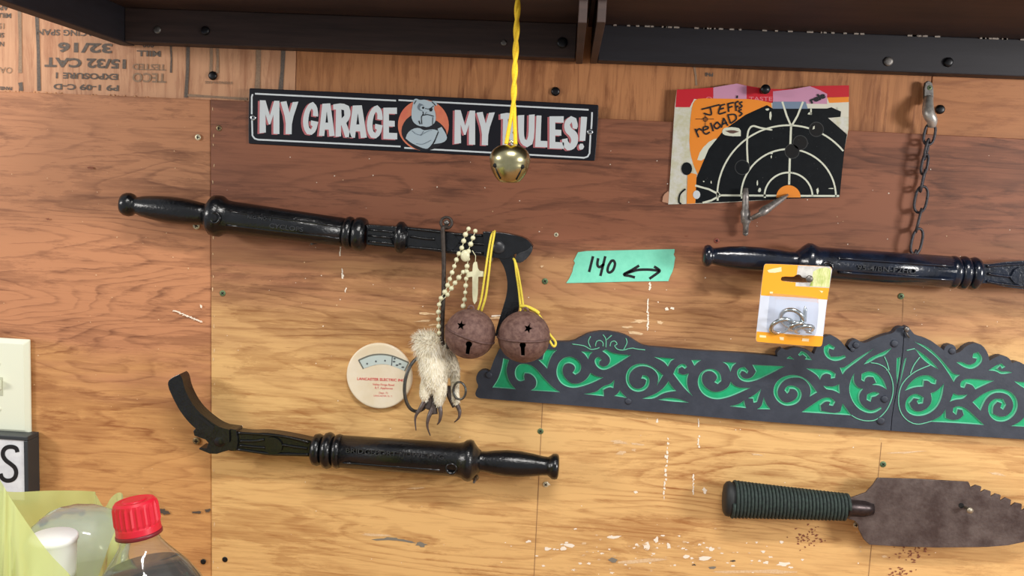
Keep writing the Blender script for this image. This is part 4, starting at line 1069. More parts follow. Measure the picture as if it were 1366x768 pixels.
for side, out in (('L', outL), ('R', outR)):
    out = ccw(soften(out, 60)); ins = [ccw(soften(fp(k_, q), 55, 2)) for k_, q in IN[side]]
    allv, faces = [], []
    for poly in [out] + ins:
        s0 = len(allv); w = [P(x, y, DCF) for x, y in poly]; allv += [Vector((p.x, p.z)) for p in w]; faces.append(list(range(s0, len(allv))))
    r = delaunay_2d_cdt(allv, [], faces, 0, 1e-6)
    ff = [f for f, og in zip(r[2], r[5]) if og == [0]]
    mb = MB(); mb.add([(v.x, -DCF, v.y) for v in r[0]], ff)
    edges = {}
    for f in ff:
        for i in range(len(f)):
            e_ = (f[i], f[(i + 1) % len(f)]); edges[e_] = 1
    bd = [e_ for e_ in edges if (e_[1], e_[0]) not in edges]
    nv = len(r[0]); mb.add([(v.x, -DCF, v.y) for v in r[0]] + [(v.x, -DCB, v.y) for v in r[0]], [(b_, a_, nv + a_, nv + b_) for a_, b_ in bd])
    plate = mb.build('cast_panel', M_cast, cs)
    for poly in ins:
        w = [P(x, y, DCF) for x, y in poly]; q2 = [(p.x, p.z) for p in w]; n = len(q2); inn = []
        for i in range(n):
            (ax_, az), (bx, bz), (cx, cz) = q2[i - 1], q2[i], q2[(i + 1) % n]
            l1 = math.hypot(bx - ax_, bz - az) or 1e-9; l2 = math.hypot(cx - bx, cz - bz) or 1e-9
            n1 = (-(bz - az) / l1, (bx - ax_) / l1); n2 = (-(cz - bz) / l2, (cx - bx) / l2)     # outline runs counter-clockwise: left is inside
            mx, mz = n1[0] + n2[0], n1[1] + n2[1]; ml = math.hypot(mx, mz) or 1e-9; mx /= ml; mz /= ml
            f_ = min(1.9, 1 / max(.3, mx * n1[0] + mz * n1[1])); inn.append((bx + mx * RIM * f_, bz + mz * RIM * f_))
        vo = [Vector((x, -DCF - .0001, z)) for x, z in q2]; vi = [Vector((x, -GREEN_D, z)) for x, z in inn]
        mb = MB(); mb.add([Vector((x, -GREEN_D + .0001, z)) for x, z in q2], [tuple(t) for t in tessellate_polygon([vo])], 0)
        mb.add(vo + vi, [(i, (i + 1) % n, n + (i + 1) % n, n + i) for i in range(n)], 1)
        o = mb.build('scroll_inlay', [M_gr, M_grp], plate)
# thin raised pale lines
mb = MB(); dl = DCF + .0003
for k_, pts in (('A', [(850, 120), (950, 135), (1010, 165), (1060, 160), (1085, 150)]), ('A', [(1010, 55), (990, 100), (1010, 150)]), ('A', [(1050, 140), (1060, 100), (1090, 90), (1115, 110), (1115, 140)]), ('A', [(1115, 40), (1140, 80), (1140, 150)]), ('A', [(1190, 45), (1145, 85)]),
                ('A', [(1175, 140), (1185, 105), (1215, 95), (1235, 120), (1215, 135), (1240, 165), (1290, 172), (1330, 160)]), ('A', [(1310, 70), (1320, 110), (1290, 170)]), ('A', [(1330, 160), (1370, 155), (1400, 162), (1475, 170)]),
                ('C', [(690, 624), (740, 652), (810, 665), (880, 650), (950, 580), (990, 480), (990, 380), (950, 290), (890, 250), (830, 240)]), ('C', [(930, 195), (950, 240), (965, 295)]),
                ('D', [(240, 185), (200, 240), (175, 300)]), ('D', [(310, 240), (200, 290), (120, 370), (95, 470), (110, 560), (160, 620), (230, 643), (320, 622)]), ('D', [(150, 140), (205, 127)])):
    MB().tube([P(x, y, dl) for x, y in crv(fp(k_, pts), 5)], .75 * S(), 5).build('raised_line', M_grp, cs)
for x, y, rr in ((1193, 458, 5), (1180, 532, 5), (1175, 561, 5.5), (838, 535, 4.5), (1270, 468, 4), (1142, 460, 4), (1137, 466, 3), (652, 500, 5)):
    screw(x, y, rr, M_cast, cs, d=DCF, dome=1.2, cross=False)
p = P(1207, 438, .012); mb = MB(); mb.lathe((p.x, 0, p.z), (p.x, -.02, p.z), [(0, .0014), (.018, .0014), (.0185, .0034), (.0195, .003), (.0197, .0002)], 12); mb.tube([P(1208, 440, .016), P(1210, 446, .016), P(1213, 450, .0155)], .0012, 6); mb.build('hanging_nail', M_greysteel, cs)

# ------------------------------------------------------------------ round dial
dl_ = thing('dial_gauge', 'round cream dial disc with a curved scale window and red print', 'gauge', P(507, 500, .004))
pc = P(507, 500.5, .004); k = S()
mb = MB(); prof = [(0, 44.5), (.003, 45.5), (.0055, 45.4), (.0065, 44.6), (.0068, 43.4), (.0066, 41), (.0064, .1)]
mb.lathe((pc.x, -DW, pc.z), (pc.x, -1, pc.z), [(t, r * k) for t, r in prof], 64); mb.build('disc', mat('aged_cream_card', (240, 228, 206), .4, c2=(234, 218, 188), scale=28), dl_)
DD = DW + .0069


def gp(x, y): return (460 + x / 6.4, 440 + y / 6.4)


mb = MB()
wt = crv([gp(118, 258), gp(210, 220), gp(300, 208), (460 + 405 / 6.4, 440 + 222 / 6.4), gp(545, 278)], 6); wbm = crv([gp(510, 350), gp(400, 305), gp(330, 292), gp(250, 300), gp(158, 330)], 6)
mb.flat(wt + wbm, DD, 0)
mb.ribbon(wt, 2.0, DD + .0002, 1); mb.ribbon([wt[0], wbm[-1]], 1.6, DD + .0002, 1); mb.ribbon([wt[-1], wbm[0]], 1.4, DD + .0002, 1); mb.ribbon([gp(405, 222), gp(398, 304)], 1.2, DD + .0003, 2)
for x, y in ((190, 288), (265, 268), (343, 262)): mb.flat(disc(*gp(x, y), 1.3, 8), DD + .0003, 2)
for x, y, w in ((420, 270, 2), (445, 300, 2), (470, 290, 2), (495, 318, 2), (425, 245, 1.5)): mb.flat(disc(*gp(x, y), w, 8, 1.2), DD + .0003, 2)
wn = mb.build('scale_window', [mat('scale_pale_blue', (200, 214, 212), .4), mat('scale_edge_grey', (116, 118, 110), .5), mat('scale_ink', (92, 100, 104), .5)], dl_)
mb = MB()
for body, x, y, h, w, bd in (('LANCASTER ELECTRIC INC', 508, 506.2, 3.4, 1.08, .02), ('Valley Forge Road', 511.5, 513, 2.7, 1.02, .005), ('R.T. Appliances', 512, 517.6, 2.7, 1.0, .005), ('Dept. 72', 511.5, 524, 2.4, 1.0, 0), ('LANCASTER, N. Y.', 511, 528, 2.2, 1.0, 0)):
    text_into(mb, body, x, y, h, 2, DD, 0, w, bd)
mb.build('red_print', mat('dial_red', (222, 84, 84), .5), dl_)

# ------------------------------------------------------------------ iron hanger rod, animal paw, rosary, jingle bells
DR = 0.050
hr = thing('iron_hanger_rod', 'thin brown iron rod with an eye at the top, hanging over the upper nail puller', 'hanger rod', P(592, 380, DR))
mb = MB(); k = S(DR)
mb.tube([P(x, y, d) for x, y, d in crv([(597, 303, .043), (591, 304, .05), (591, 315, DR), (592, 350, DR), (591.5, 390, DR), (590, 430, DR), (590, 455, DR), (592, 464, DR), (597, 463, DR), (598, 457, DR)], 5)], 3.0 * k, 9); mb.build('rod', M_iron, hr)
cc = P(595.5, 297, .043); mb = MB(); mb.tube([cc + Vector((7.6 * k * math.cos(a), .15 * 7 * k * math.sin(a), 7.4 * k * math.sin(a))) for a in [2 * math.pi * q / 20 for q in range(20)]], 2.0 * k, 8, closed=True); mb.build('eye', M_iron, hr)
mb = MB(); mb.lathe((cc.x, .004, cc.z), (cc.x, -.06, cc.z), [(0, .0016), (.0445, .0016), (.045, 4 * k), (.0465, 3.6 * k), (.047, .0002)], 12); mb.build('nail', M_greysteel, hr)

# animal paw
DPW = 0.052
pw = thing('animal_paw', 'cream furry animal paw with curved dark claws hanging from the iron rod', 'animal paw', P(580, 490, DPW))
k = S(DPW); mb = MB()


def limb(pts, mi=0, seg=12, flat=.75):
    pp = crv([(x, y, d, r) for x, y, d, r in pts], 5)
    path = [P(x, y, d) for x, y, d, r in pp]; mb.tube(path, 1, seg, mi, rads=[r * k for *_, r in pp])


limb([(568, 443, .050, 7), (569, 450, .050, 17), (573, 466, .051, 18.5), (577, 486, .053, 19), (580, 504, .054, 18.5), (581, 518, .054, 14), (581, 524, .054, 5)])
limb([(573, 500, .054, 9), (569, 516, .055, 9.5), (567, 528, .056, 7.5), (567, 536, .056, 3)])
limb([(586, 500, .056, 10), (587, 520, .058, 10), (586, 534, .058, 7.5), (585.5, 542, .058, 3)])
limb([(590, 460, .046, 9), (598, 475, .044, 10), (604, 490, .044, 9.5), (607, 505, .045, 7), (607, 520, .046, 6), (608, 534, .047, 6), (609, 542, .047, 3)])
bo = mb.build('paw_body', mat('cream_hide', (236, 230, 210), .9, c2=(216, 206, 178), scale=90), pw)
rm = bo.modifiers.new('join_toes', 'REMESH'); rm.mode = 'VOXEL'; rm.voxel_size = .0014; rm.use_smooth_shade = True
dg = bpy.context.evaluated_depsgraph_get(); dg.update()
nm = bpy.data.meshes.new_from_object(bo.evaluated_get(dg)); bo.modifiers.clear(); old = bo.data; bo.data = nm; bpy.data.meshes.remove(old)
fur = MB(); pol = list(nm.polygons); o0 = Vector(pw['_o']); ztop = P(575, 443, DPW).z; zbot = P(575, 545, DPW).z
for q in range(5200):
    f = pol[rnd.randrange(len(pol))]; c = Vector(f.center) + o0; nrm = Vector(f.normal)
    if nrm.y > .5: continue
    u = (ztop - c.z) / (ztop - zbot)
    dwn = Vector((rnd.uniform(-.4, .4) - (.5 if u < .2 else 0), 0, -1 if u > .15 else rnd.uniform(-.6, .9)))
    dr = (nrm * (.35 if u > .25 else .75) + dwn * .9 + Vector((rnd.uniform(-.3, .3), rnd.uniform(-.3, .1), rnd.uniform(-.2, .2)))).normalized()
    Ln = rnd.uniform(.004, .008) * (1.2 if u < .3 else (.75 if u < .55 else .45))
    side = dr.cross(nrm); side = side.normalized() if side.length > 1e-3 else Vector((1, 0, 0)); w = .00028
    a = c - nrm * .0004; b = a + dr * Ln * .55; e2 = a + dr * Ln + Vector((rnd.uniform(-.0006, .0006), 0, -Ln * .18))
    dark = (c.x > P(594, 490, .05).x and rnd.random() < .55) or rnd.random() < (.10 if u < .3 else .03)
    fur.add([a - side * w, a + side * w, b + side * w * .8, b - side * w * .8, e2], [(0, 1, 2, 3), (3, 2, 4)], 1 if dark else (2 if rnd.random() < .4 else 0))
fu = fur.build('fur', [mat('cream_fur', (246, 242, 228), .85), mat('grey_brown_fur', (156, 144, 120), .85), mat('tan_fur', (230, 220, 194), .85)], pw); fu['kind'] = 'stuff'
M_claw = mat('dark_horn', (66, 54, 52), .3, c2=(96, 84, 80), scale=250)
for pts in ([(567, 534, .056), (560, 546, .058), (554, 557, .058), (555, 574, .056)], [(578, 543, .056), (572, 556, .060), (570, 568, .060), (574, 581, .056)], [(586, 540, .058), (588, 552, .060), (586, 562, .058), (583, 566, .054)], [(609, 538, .047), (613, 548, .050), (612, 557, .050), (606, 563, .047)]):
    mb = MB(); pp = [P(*q) for q in crv(pts, 5)]; mb.tube(pp, 1, 8, rads=[k * (3.6 * (1 - .88 * q / (len(pp) - 1)) + .2) for q in range(len(pp))]); mb.build('claw', M_claw, pw)
mb = MB(); M_pad = mat('dark_toe_skin', (74, 62, 56), .7, c2=(52, 44, 42), scale=200)
for pts in ([(572, 520, .054), (574, 534, .055), (570, 545, .056)], [(580, 530, .054), (579, 542, .056), (580, 552, .057)], [(597, 515, .046), (600, 528, .046), (607, 542, .047)]):
    pp = [P(*q) for q in crv(pts, 4)]; mb.tube(pp, 4.2 * k, 8)
mb.build('toe_skin', M_pad, pw)
rg = thing('metal_ring', 'grey metal ring looped beside the furry paw, in front of the dial', 'ring', P(558, 512, .05))
mb = MB(); rc = P(560, 512, .050); rg_p = [rc + Vector((18.5 * k * math.cos(a) + .0015 * math.sin(a), -.02 * math.cos(a) * -.6, 38.5 * k * math.sin(a))) for a in [2 * math.pi * q / 36 for q in range(36)]]
mb.tube(rg_p, 2.4 * k, 9, closed=True); mb.build('ring_wire', mat('tarnished_ring', (104, 104, 102), .35, .8, c2=(80, 80, 78), scale=200), rg)
rs = MB(); rc = P(613, 521, .056); rs.tube([rc + Vector((9 * k * math.cos(a), -.003 * math.cos(a), 12 * k * math.sin(a))) for a in [2 * math.pi * q / 22 for q in range(22)]], 1.6 * k, 8, closed=True)
tag(rs.build('small_ring', mat('tarnished_ring', (104, 104, 102)), None, tuple(rc)), 'small grey wire ring round the right toe of the furry paw', 'ring')

# rosary
ro = thing('rosary', 'pale bead rosary with a small cross draped over the upper nail puller', 'rosary', P(612, 360, .052))
M_bead = mat('pale_glow_bead', (226, 224, 190), .3, c2=(214, 210, 172), scale=120); DRo = .053; kr = S(DRo)
strands = [[(625, 305), (620, 315), (617, 328), (611, 341), (606, 355), (600, 372), (594, 388), (587, 400), (585, 416), (585, 432), (586, 446)],
           [(634, 308), (630, 320), (625, 335), (623, 355), (615, 366), (605, 380), (596, 394), (588, 402), (586, 410)],
           [(624, 352), (622, 370), (621, 385), (620, 397), (618, 408)]]
bead_pos = []
thr = MB()
for stn in strands:
    pp = crv(stn, 10); acc = 0; last = pp[0]; bead_pos.append(pp[0])
    for q in pp[1:]:
        acc += math.hypot(q[0] - last[0], q[1] - last[1]); last = q
        if acc > 8.6: bead_pos.append(q); acc = 0
    thr.tube([P(x, y, DRo) for x, y in pp], .55 * kr, 5)
thr.build('thread', M_bead, ro)
bm_ = MB(); bm_.ball((0, 0, 0), 3.35 * kr, 0, 10, 7); bo_ = bm_.build('bead', M_bead, None, (0, 0, 0)); bd_mesh = bo_.data; bpy.data.objects.remove(bo_)
used = []
for x, y in bead_pos:
    if any(math.hypot(x - a, y - b) < 3.2 for a, b in used): continue
    used.append((x, y)); o = bpy.data.objects.new('bead', bd_mesh); COL.objects.link(o); o.parent = ro
    o.location = P(x, y, DRo + rnd.uniform(-.0008, .0012)) - Vector(ro['_o']); s_ = rnd.uniform(.88, 1.1); o.scale = (s_, s_, s_)
p = P(620.5, 341, DRo + .002); mb = MB(); mb.ball(p, 7 * kr, 0, 14, 10, (.9, .6, 1.15)); mb.build('centre_medal', M_bead, ro)
mb = MB(); mb.prism(soften([(631, 350), (636, 349), (638, 361), (645, 362), (645, 369), (638, 369), (637, 400), (633, 406), (630, 400), (630, 369), (623, 370), (623, 363), (630, 362)], 75), DRo + .002, DRo - .001)
mb.tube([P(634, 350, DRo), P(634.5, 341, DRo), P(630, 334, DRo)], .6 * kr, 5); mb.build('cross', M_bead, ro, bevel=.0006)

# jingle bells with real star and keyhole openings


def jingle(label, cx, cy, rpx, d, roll, star, key, ties):
    c = P(cx, cy, d); k = S(d); R = rpx * k; t = thing('jingle_bell', label, 'jingle bell', c, 'rusty jingle bells on yellow twine')
    mb = MB(); mb.ball(c, R, 0, 48, 32, (1, 1, .985)); mb.ball(c, R * .94, 0, 32, 20)
    b = mb.build('bell_shell', [M_rust, M_hole], t)
    # shell: outer and inner sphere, flip the inner one
    bm = bmesh.new(); bm.from_mesh(b.data); o0 = Vector(t['_o'])
    for f in bm.faces:
        cen = f.calc_center_median()
        inner = cen.length < R * .965
        if inner: f.material_index = 1
        if (f.normal.dot(cen) < 0) != inner: f.normal_flip()
    bm.to_mesh(b.data); bm.free()
    cut_ = MB()
    for poly in (star, key):
        cut_.prism(poly, d + R * 1.3, d + R * .5, 0, dref=d + R * .85)
    co = cut_.build('cutter', M_hole, None, tuple(c))
    md = b.modifiers.new('openings', 'BOOLEAN'); md.operation = 'DIFFERENCE'; md.object = co; md.solver = 'EXACT'
    dg = bpy.context.evaluated_depsgraph_get(); dg.update()
    nm = bpy.data.meshes.new_from_object(b.evaluated_get(dg)); b.modifiers.clear(); b.data = nm
    bpy.data.objects.remove(co)
    Mx = Matrix.Rotation(roll, 3, 'Y')
    mb = MB(); mb.tube([c + Mx @ Vector((R * 1.0 * math.cos(a), R * 1.0 * math.sin(a), -.02 * R)) for a in [2 * math.pi * q / 48 for q in range(48)]], .045 * R, 8, closed=True); mb.build('seam', M_rustseam, t)
    mb = MB(); mb.tube([c + Vector((4 * k * math.cos(a), 0, R * .97 + 5 * k * math.sin(a))) for a in [math.pi * q / 8 for q in range(9)]], 1.5 * k, 7); mb.build('hanger_loop', M_rust, t)
    mb = MB()
    for pts, w in ties: mb.tube([P(*q) for q in crv(pts, 6)], w * k, 7)
    mb.build('twine_tie', M_yellow, t)
    return t


def star5(x, y, r, rot):
    return [(x + (r if q % 2 == 0 else r * .42) * math.sin(q * math.pi / 5 + rot), y - (r if q % 2 == 0 else r * .42) * math.cos(q * math.pi / 5 + rot)) for q in range(10)]


def keyh(x, y, sx, sy, rot):
    pts = [(5 * math.cos(a) * sx, -4.6 + 5 * -math.sin(a) * sy) for a in [math.radians(-50 + q * 280 / 12) for q in range(13)]] + [(-2.8 * sx, 12 * sy), (2.8 * sx, 12 * sy)]
    return [(x + u * math.cos(rot) - v * math.sin(rot), y + u * math.sin(rot) + v * math.cos(rot)) for u, v in pts]


DJ = 0.074
jingle('left one of two rusty jingle bells, its seam tilted down to the right', 627, 445, 34.5, DJ, .30, star5(615, 434, 6.2, .1), keyh(625, 463, .85, .85, .2),
       [([(642, 415, DJ - .01), (648, 395, .066), (652, 365, .058), (655, 338, .052), (659, 314, .047), (660, 308, .036)], 1.6), ([(637, 415, DJ - .01), (642, 398, .066), (647, 365, .060), (651, 338, .053), (655, 316, .048), (658, 309, .036)], 1.5)])
jingle('rusty jingle bell with a star hole, right of the pair, overlapping the green cresting', 699, 449, 35.5, DJ, -.02, star5(704.5, 438, 6.2, .35), keyh(697.5, 464, .85, .85, 0),
       [([(695, 420, DJ), (694, 405, .064), (692, 385, .055), (689, 365, .052), (687, 349, .05), (685, 345, .04)], 1.7), ([(698, 420, DJ), (698, 408, .066), (695, 385, .057), (691, 362, .053), (688, 350, .05)], 1.4),
        ([(696, 411, .066), (706, 412, .068), (716, 417, .069), (724, 428, .071), (732, 444, .074), (741, 456, .078), (739, 462, .080), (734, 456, .079), (727, 440, .076), (716, 424, .074), (700, 414, .071)], 1.7),
        ([(694, 408, .068), (703, 409, .071), (714, 414, .072), (719, 418, .072)], 2.4)])

# ------------------------------------------------------------------ toothed trowel knife


def kp(x, y): return (940 + x / 3.2066, 610 + y / 3.209)


tr = thing('toothed_trowel', 'rusty toothed trowel with a green cord-wrapped handle', 'trowel', P(1150, 680, .02))
DT = .026
AH, BH = (964.5, 664.5), (1136, 676.5)
A_, B_ = axis_pts(AH, BH, DT); k = (B_ - A_).length / math.hypot(BH[0] - AH[0], BH[1] - AH[1])


def hrad(t): return 25.6 - (25.2 - 17.2) * min(1, max(0, (t - 8) / 155)) ** .8


pr = [(0, 3), (.4, 12), (1.5, 20), (4, 23.5), (8, 24.5)] + [(12 + q * 4, hrad(12 + q * 4) - 2.6) for q in range(40)]
mb = MB(); mb.lathe(A_, B_, [(t * k, r * k) for t, r in pr], 26, squash=.8); mb.build('handle_core', mat('dark_handle', (30, 33, 34), .6), tr)
mb = MB(); ax = (B_ - A_).normalized(); uu = Vector((0, -1, 0)); uu = (uu - ax * uu.dot(ax)).normalized(); ww = ax.cross(uu); path = []
turns = 32; t0, t1 = 12, 166
for q in range(turns * 16 + 1):
    a = 2 * math.pi * q / 16; t = t0 + (t1 - t0) * q / (turns * 16); r = (hrad(t) - .6) * k
    path.append(A_ + ax * t * k + uu * math.cos(a) * r * .8 + ww * math.sin(a) * r)
mb.tube(path, 2.3 * k, 6); mb.build('cord_wrap', mat('green_black_cord', (50, 66, 60), .75, c2=(30, 40, 40), scale=300), tr)
mb = MB(); mb.lathe(A_, B_, [(t * k, r * k) for t, r in [(164, 14), (167, 14), (169, 12), (188, 11.5), (192, 10.5), (200, 8)]], 22); mb.build('ferrule', mat('dark_steel_ferrule', (70, 60, 60), .35, .7, c2=(48, 40, 40), scale=200), tr)
bl_ = [kp(x, y) for x, y in [(610, 178), (640, 168), (690, 150), (718, 120), (740, 88), (900, 92), (1130, 105), (1140, 128), (1160, 118), (1185, 125), (1180, 150), (1200, 138), (1225, 145), (1224, 168), (1245, 155), (1268, 162), (1264, 186), (1288, 172), (1312, 182), (1308, 210), (1330, 194), (1358, 200), (1356, 228), (1380, 214), (1405, 224), (1404, 250), (1430, 240), (1450, 262), (1452, 290), (1430, 320), (1366, 362), (1300, 376), (1200, 384), (1000, 386), (840, 382), (705, 374), (680, 350), (660, 310), (655, 285), (640, 270), (612, 262)]]
MB().prism(bl_, DT + .002, DT - .001).build('blade', mat('rusty_dark_blade', (72, 58, 55), .55, .4, c2=(104, 92, 88), scale=45, bump=.5, bscale=220), tr, bevel=.0006)
p = P(*kp(1113, 210), DT); mb = MB(); mb.lathe((p.x, .004, p.z), (p.x, -.06, p.z), [(0, .002), (.042, .002), (.0425, 4.2 * S(DT)), (.044, 4.0 * S(DT)), (.0445, .0002)], 14); mb.build('nail', mat('pale_nail', (170, 160, 140), .4, .6), wall)
p = P(*kp(1100, 205), DT + .003); MB().prism(disc(*kp(1098, 206), 3.6, 14), DT + .0023, DT + .0019).build('blade_hole', M_hole, tr)

# ------------------------------------------------------------------ light switch and letter sign at the left edge
sw = thing('light_switch', 'cream toggle light switch plate at the left edge of the wall', 'light switch', P(5, 515, .004))
M_sw = mat('ivory_plastic', (232, 236, 214), .35)
lo_ = P(-34, 577, 0); hi_ = P(42.5, 452.5, 0)
mb = MB(); a_, c_ = lo_.x, hi_.x; b_, e_ = P(44, 578, 0).z, P(42, 452, 0).z; q_ = .006
vb = [(a_, -DW, b_), (c_, -DW, b_), (c_, -DW, e_), (a_, -DW, e_)]; vm = [(a_, -DW - .003, b_), (c_, -DW - .003, b_), (c_, -DW - .003, e_), (a_, -DW - .003, e_)]; vf = [(a_ + q_, -DW - .0065, b_ + q_), (c_ - q_, -DW - .0065, b_ + q_), (c_ - q_, -DW - .0065, e_ - q_), (a_ + q_, -DW - .0065, e_ - q_)]
mb.add(vb + vm + vf, [(3, 2, 1, 0), (8, 9, 10, 11)] + [(i, (i + 1) % 4, 4 + (i + 1) % 4, 4 + i) for i in range(4)] + [(4 + i, 4 + (i + 1) % 4, 8 + (i + 1) % 4, 8 + i) for i in range(4)])
mb.build('wall_plate', M_sw, sw, bevel=.0012)
mc = (a_ + c_) / 2; mz = (b_ + e_) / 2
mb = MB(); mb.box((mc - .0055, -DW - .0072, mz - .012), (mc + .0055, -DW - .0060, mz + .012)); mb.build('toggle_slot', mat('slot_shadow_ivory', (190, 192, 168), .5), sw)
mb = MB(); mb.add([(mc + sx * .0042, y, z) for sx in (-1, 1) for y, z in ((-DW - .006, mz - .006), (-DW - .006, mz + .008), (-DW - .020, mz + .011), (-DW - .020, mz + .005))], [(0, 1, 2, 3), (7, 6, 5, 4), (0, 4, 5, 1), (1, 5, 6, 2), (2, 6, 7, 3), (3, 7, 4, 0)]); mb.build('toggle', M_sw, sw, bevel=.0012)
for dz in (-.030, .030):
    mb = MB(); mb.lathe((mc, -DW - .006, mz + dz), (mc, -1, mz + dz), [(0, .0032), (.0012, .0030), (.0018, .002), (.0018, .0002)], 14); mb.build('plate_screw', M_sw, sw)
sb_ = thing('letter_sign', 'black framed white sign with a large letter S below the light switch', 'sign', P(10, 620, .02))
DSg = .026; zt = P(34, 588, DSg).z; zb_ = P(34, 668, DSg).z; xr = P(37, 600, DSg).x; xl = xr - .26
M_sf = mat('sign_frame_black', (48, 54, 58), .45)
fr_w = .0055
mb = MB(); mb.box((xl, -DSg, zt), (xr, -DW, zt + fr_w)); mb.build('frame_rail', M_sf, sb_, bevel=.0008)
mb = MB(); mb.box((xl, -DSg, zb_ - fr_w), (xr, -DW, zb_)); mb.build('frame_rail', M_sf, sb_, bevel=.0008)
mb = MB(); mb.box((xr - fr_w, -DSg, zb_), (xr, -DW, zt)); mb.build('frame_stile', M_sf, sb_, bevel=.0008)
mb = MB(); mb.box((xl, -DSg, zb_), (xl + fr_w, -DW, zt)); mb.build('frame_stile', M_sf, sb_, bevel=.0008)
mb = MB(); mb.box((xl + fr_w, -DSg + .002, zb_), (xr - fr_w, -DSg + .006, zt)); fc_ = mb.build('white_face', mat('sign_face_white', (226, 230, 234), .4, c2=(208, 212, 218), scale=60), sb_)
mb = MB()
mb.ribbon(crv([(23.2, 603), (21.5, 598), (16, 595.8), (9, 596.6), (4.5, 601), (4, 607.5), (7.5, 613.5), (14, 618.5), (19.5, 623.5), (21.5, 630), (19.5, 637), (14, 640.5), (7.5, 640.5), (2.5, 637), (0.5, 631.5)], 4), 5.6, DSg - .0016)
mb.build('letter', M_ink, sb_)

# ------------------------------------------------------------------ bench top below the frame, cola bottle, bag, cup
ZBN = 0.945
bn = thing('workbench', 'wooden workbench standing along the foot of the plywood wall', 'workbench', (0, -.35, ZBN))
MB().box((-1.1, -.68, ZBN - .04), (1.1, -.0005, ZBN)).build('bench_top', mat('bench_wood', (170, 126, 84), .6, c2=(150, 108, 70), scale=14, stretch=(1, 8, 8)), bn)
for x in (-1.0, 1.0):
    for y in (-.62, -.08): MB().box((x - .04, y - .04, 0), (x + .04, y + .04, ZBN - .04)).build('leg', mat('bench_wood', (170, 126, 84)), bn)

DBo = .470
ctop = P(184, 672, DBo); cbot = P(181.5, 716, DBo); axd = (P(190, 768, DBo) - P(180, 690, DBo)).normalized(); axd = Vector((axd.x + .035, -.03, axd.z)).normalized()
capc = P(181.5, 683, DBo); kb = S(DBo)
bt = thing('cola_bottle', 'clear plastic cola bottle with a red ribbed screw cap', 'bottle', capc + axd * .3)
nk = capc
prof_o = [(.016, .0122), (.0195, .0124), (.0205, .0136), (.0215, .0138), (.023, .0144), (.029, .0185), (.036, .0242), (.043, .0298), (.055, .0370), (.075, .0450), (.100, .0500), (.135, .0520), (.155, .0525), (.300, .0525), (.315, .046), (.318, .02), (.318, .0005)]
HB = (nk.z - ZBN) / abs(axd.z) - .003
sc_ = HB / .318
prof_o = [(t if t < .16 else .16 + (t - .16) * (HB - .16) / (.318 - .16), r) for t, r in prof_o]
glass = film('clear_pet', (240, 242, 236), .92, 0.03, .3, .05)
wall_t = .0009
mb = MB(); mb.lathe(nk, nk + axd, prof_o, 48); mb.build('bottle_wall', glass, bt)
lev = .0400
lq = [(lev, .0004)] + [(lev, .0262)] + [(t, r - .0012) for t, r in prof_o if t > .0405]
lq[-1] = (lq[-1][0] - .002, .0004)
lq = [(min(t, HB - .0025), r) for t, r in lq]
mb = MB(); mb.lathe(nk, nk + axd, lq, 40); mb.build('cola', mat('dark_cola', (26, 16, 14), .08), bt)
M_cap = mat('red_cap_plastic', (214, 30, 52), .35)
mb = MB(); seg = 72; A0 = nk - axd * .0095; uu = Vector((0, -1, 0)); uu = (uu - axd * uu.dot(axd)).normalized(); ww = axd.cross(uu)
rows = [(0, .0008, 0), (0, .0075, 0), (.0004, .0082, 0), (.0009, .0086, 0), (.0004, .0118, 0), (.0006, .0132, 0), (.0022, .0146, 0), (.005, .0150, 1), (.0165, .0153, 1), (.0185, .0150, .3), (.0195, .0153, 0), (.0235, .0155, 0), (.0238, .0135, 0)]
vs, fs = [], []
for t, r, g_ in rows:
    for q in range(seg):
        a = 2 * math.pi * q / seg; rr = r + (g_ * .00055 * (1 if q % 3 == 0 else -.6))
        vs.append(A0 + axd * t + uu * math.cos(a) * rr + ww * math.sin(a) * rr)
for i in range(len(rows) - 1):
    for q in range(seg):
        q2 = (q + 1) % seg; fs.append((i * seg + q, i * seg + q2, (i + 1) * seg + q2, (i + 1) * seg + q))
mb.add(vs, fs, 0, False); mb.add(vs[:seg], [tuple(range(seg))], 0); mb.build('screw_cap', M_cap, bt)
mb = MB(); mb.lathe(A0, A0 + axd, [(.0236, .0156), (.0242, .0160), (.0262, .0160), (.0268, .0150)], 48); mb.build('cap_ring', mat('dark_red_ring', (120, 26, 36), .4), bt)

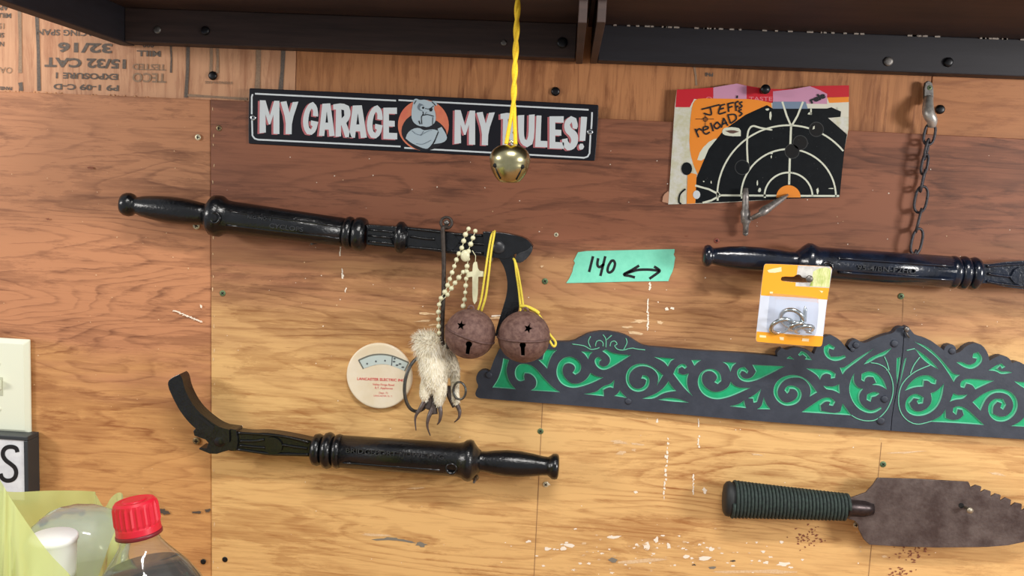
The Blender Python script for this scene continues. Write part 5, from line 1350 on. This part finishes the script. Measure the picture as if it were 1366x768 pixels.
# yellow carrier bag
bgc = P(20, 760, .46)
bg = thing('plastic_bag', 'crumpled translucent yellow plastic bag in the lower left corner', 'plastic bag', (bgc.x, bgc.y, ZBN))
rim = [(-60, 640, .34), (-10, 652, .335), (20, 656, .335), (70, 654, .335), (122, 655, .345), (128, 660, .35), (139, 676, .365), (148, 664, .38), (157, 657, .395), (164, 661, .405), (160, 690, .42), (146, 726, .44), (130, 770, .47), (112, 790, .51), (92, 765, .545), (66, 738, .56), (38, 700, .575), (14, 664, .585), (0, 640, .59), (-30, 600, .58), (-80, 600, .50), (-90, 620, .42)]
rim3 = [Vector(v) for v in crv([tuple(P(*q)) for q in rim], 5, True)]
n = len(rim3); cen = sum(rim3, Vector()) / n
LV = 16; vs = []; fs = []
for j in range(LV + 1):
    u = j / LV
    for i, q in enumerate(rim3):
        zz = q.z + (ZBN + .001 - q.z) * u
        bulge = 1 + .05 * math.sin(math.pi * min(1, u * 1.1)) - .35 * max(0, u - .8)
        p = Vector((cen.x + (q.x - cen.x) * bulge, cen.y + (q.y - cen.y) * (bulge if j else 1), zz))
        if j: 
            nn = noise.noise(Vector((i * .35, u * 5, 3))) * .016 + noise.noise(Vector((p.x * 45, p.y * 45, p.z * 30))) * .012
            dd = Vector((q.x - cen.x, q.y - cen.y, 0)).normalized(); p += dd * nn * min(1, u * 6)
        xlim = bt.location.x - .010 - .050 * min(1, u / .25)
        if j and p.x > xlim: p.x = xlim - .002 * math.sin(i * 1.7)
        p.y = min(p.y, -.02); vs.append(p)
for j in range(LV):
    for i in range(n):
        i2 = (i + 1) % n; fs.append((j * n + i, j * n + i2, (j + 1) * n + i2, (j + 1) * n + i))
mb = MB(); mb.add(vs, fs, 0, True); mb.add([vs[LV * n + i] for i in range(n)], [tuple(range(n))], 0)
mb.build('bag_film', film('yellow_bag_film', (242, 254, 182), .18, .03, .5, .25), bg)
# cup in the bag
DCu = .47; cpx = P(72, 714, DCu); kc = S(DCu)
cu_ = thing('foam_cup', 'plain white cup standing inside the yellow plastic bag', 'cup', (cpx.x, cpx.y, ZBN + .19))
M_cup = mat('white_foam', (246, 246, 246), .5)
mb = MB(); mb.lathe(cpx, cpx + Vector((0, 0, -1)), [(-.001, .0275 * .5), (-.001, .0135), (0, .0142), (.003, .0143), (.004, .0138), (.05, .012), (.11, .0105), (.112, .0002)] if False else [(-.0005, .0004), (-.0005, .0150), (.0005, .0160), (.0032, .0162), (.0045, .0152), (.05, .0136), (.12, .0115), (.122, .0004)], 36); mb.build('cup_body', M_cup, cu_)
# clear clamshell behind the cup
DCl = .405; cl = P(106, 706, DCl); kl = S(DCl)
ct = thing('clear_container', 'clear crinkled plastic container beside the white cup inside the yellow bag', 'container', (cl.x, cl.y, ZBN + .1))
M_cl = film('clear_container_film', (226, 234, 238), .55, .05, .4, .1)
mb = MB(); vs = []; fs = []; seg = 36
rows = [(.016, .004), (.0155, .016), (.011, .024), (.004, .030), (-.006, .0325), (-.012, .0345), (-.014, .0345), (-.03, .032), (-.08, .028), (-.13, .025)]
for z_, r in rows:
    for q in range(seg):
        a = 2 * math.pi * q / seg; rr = r * (1 + .08 * noise.noise(Vector((math.cos(a) * 2, math.sin(a) * 2, z_ * 60))) + .03 * math.cos(a * 9))
        vs.append(cl + Vector((rr * 1.15 * math.cos(a), rr * math.sin(a), z_)))
for i in range(len(rows) - 1):
    for q in range(seg):
        q2 = (q + 1) % seg; fs.append((i * seg + q, i * seg + q2, (i + 1) * seg + q2, (i + 1) * seg + q))
mb.add(vs, fs, 0, True); mb.add(vs[:seg], [tuple(range(seg))], 0); mb.add(vs[-seg:], [tuple(range(seg))], 0); mb.build('container_shell', M_cl, ct)
mb = MB(); mb.tube([P(x, y, d) for x, y, d in crv([(54, 698, .40), (68, 690, .385), (84, 684, .375), (102, 681, .372), (110, 684, .374)], 4)], 1, 8, rads=[.0022 * (1 + .5 * math.sin(q * 1.3)) for q in range(17)]); mb.build('dark_rim', mat('blue_grey_print', (96, 112, 132), .5), ct)

for o in bpy.data.objects:
    if '_o' in o: del o['_o']
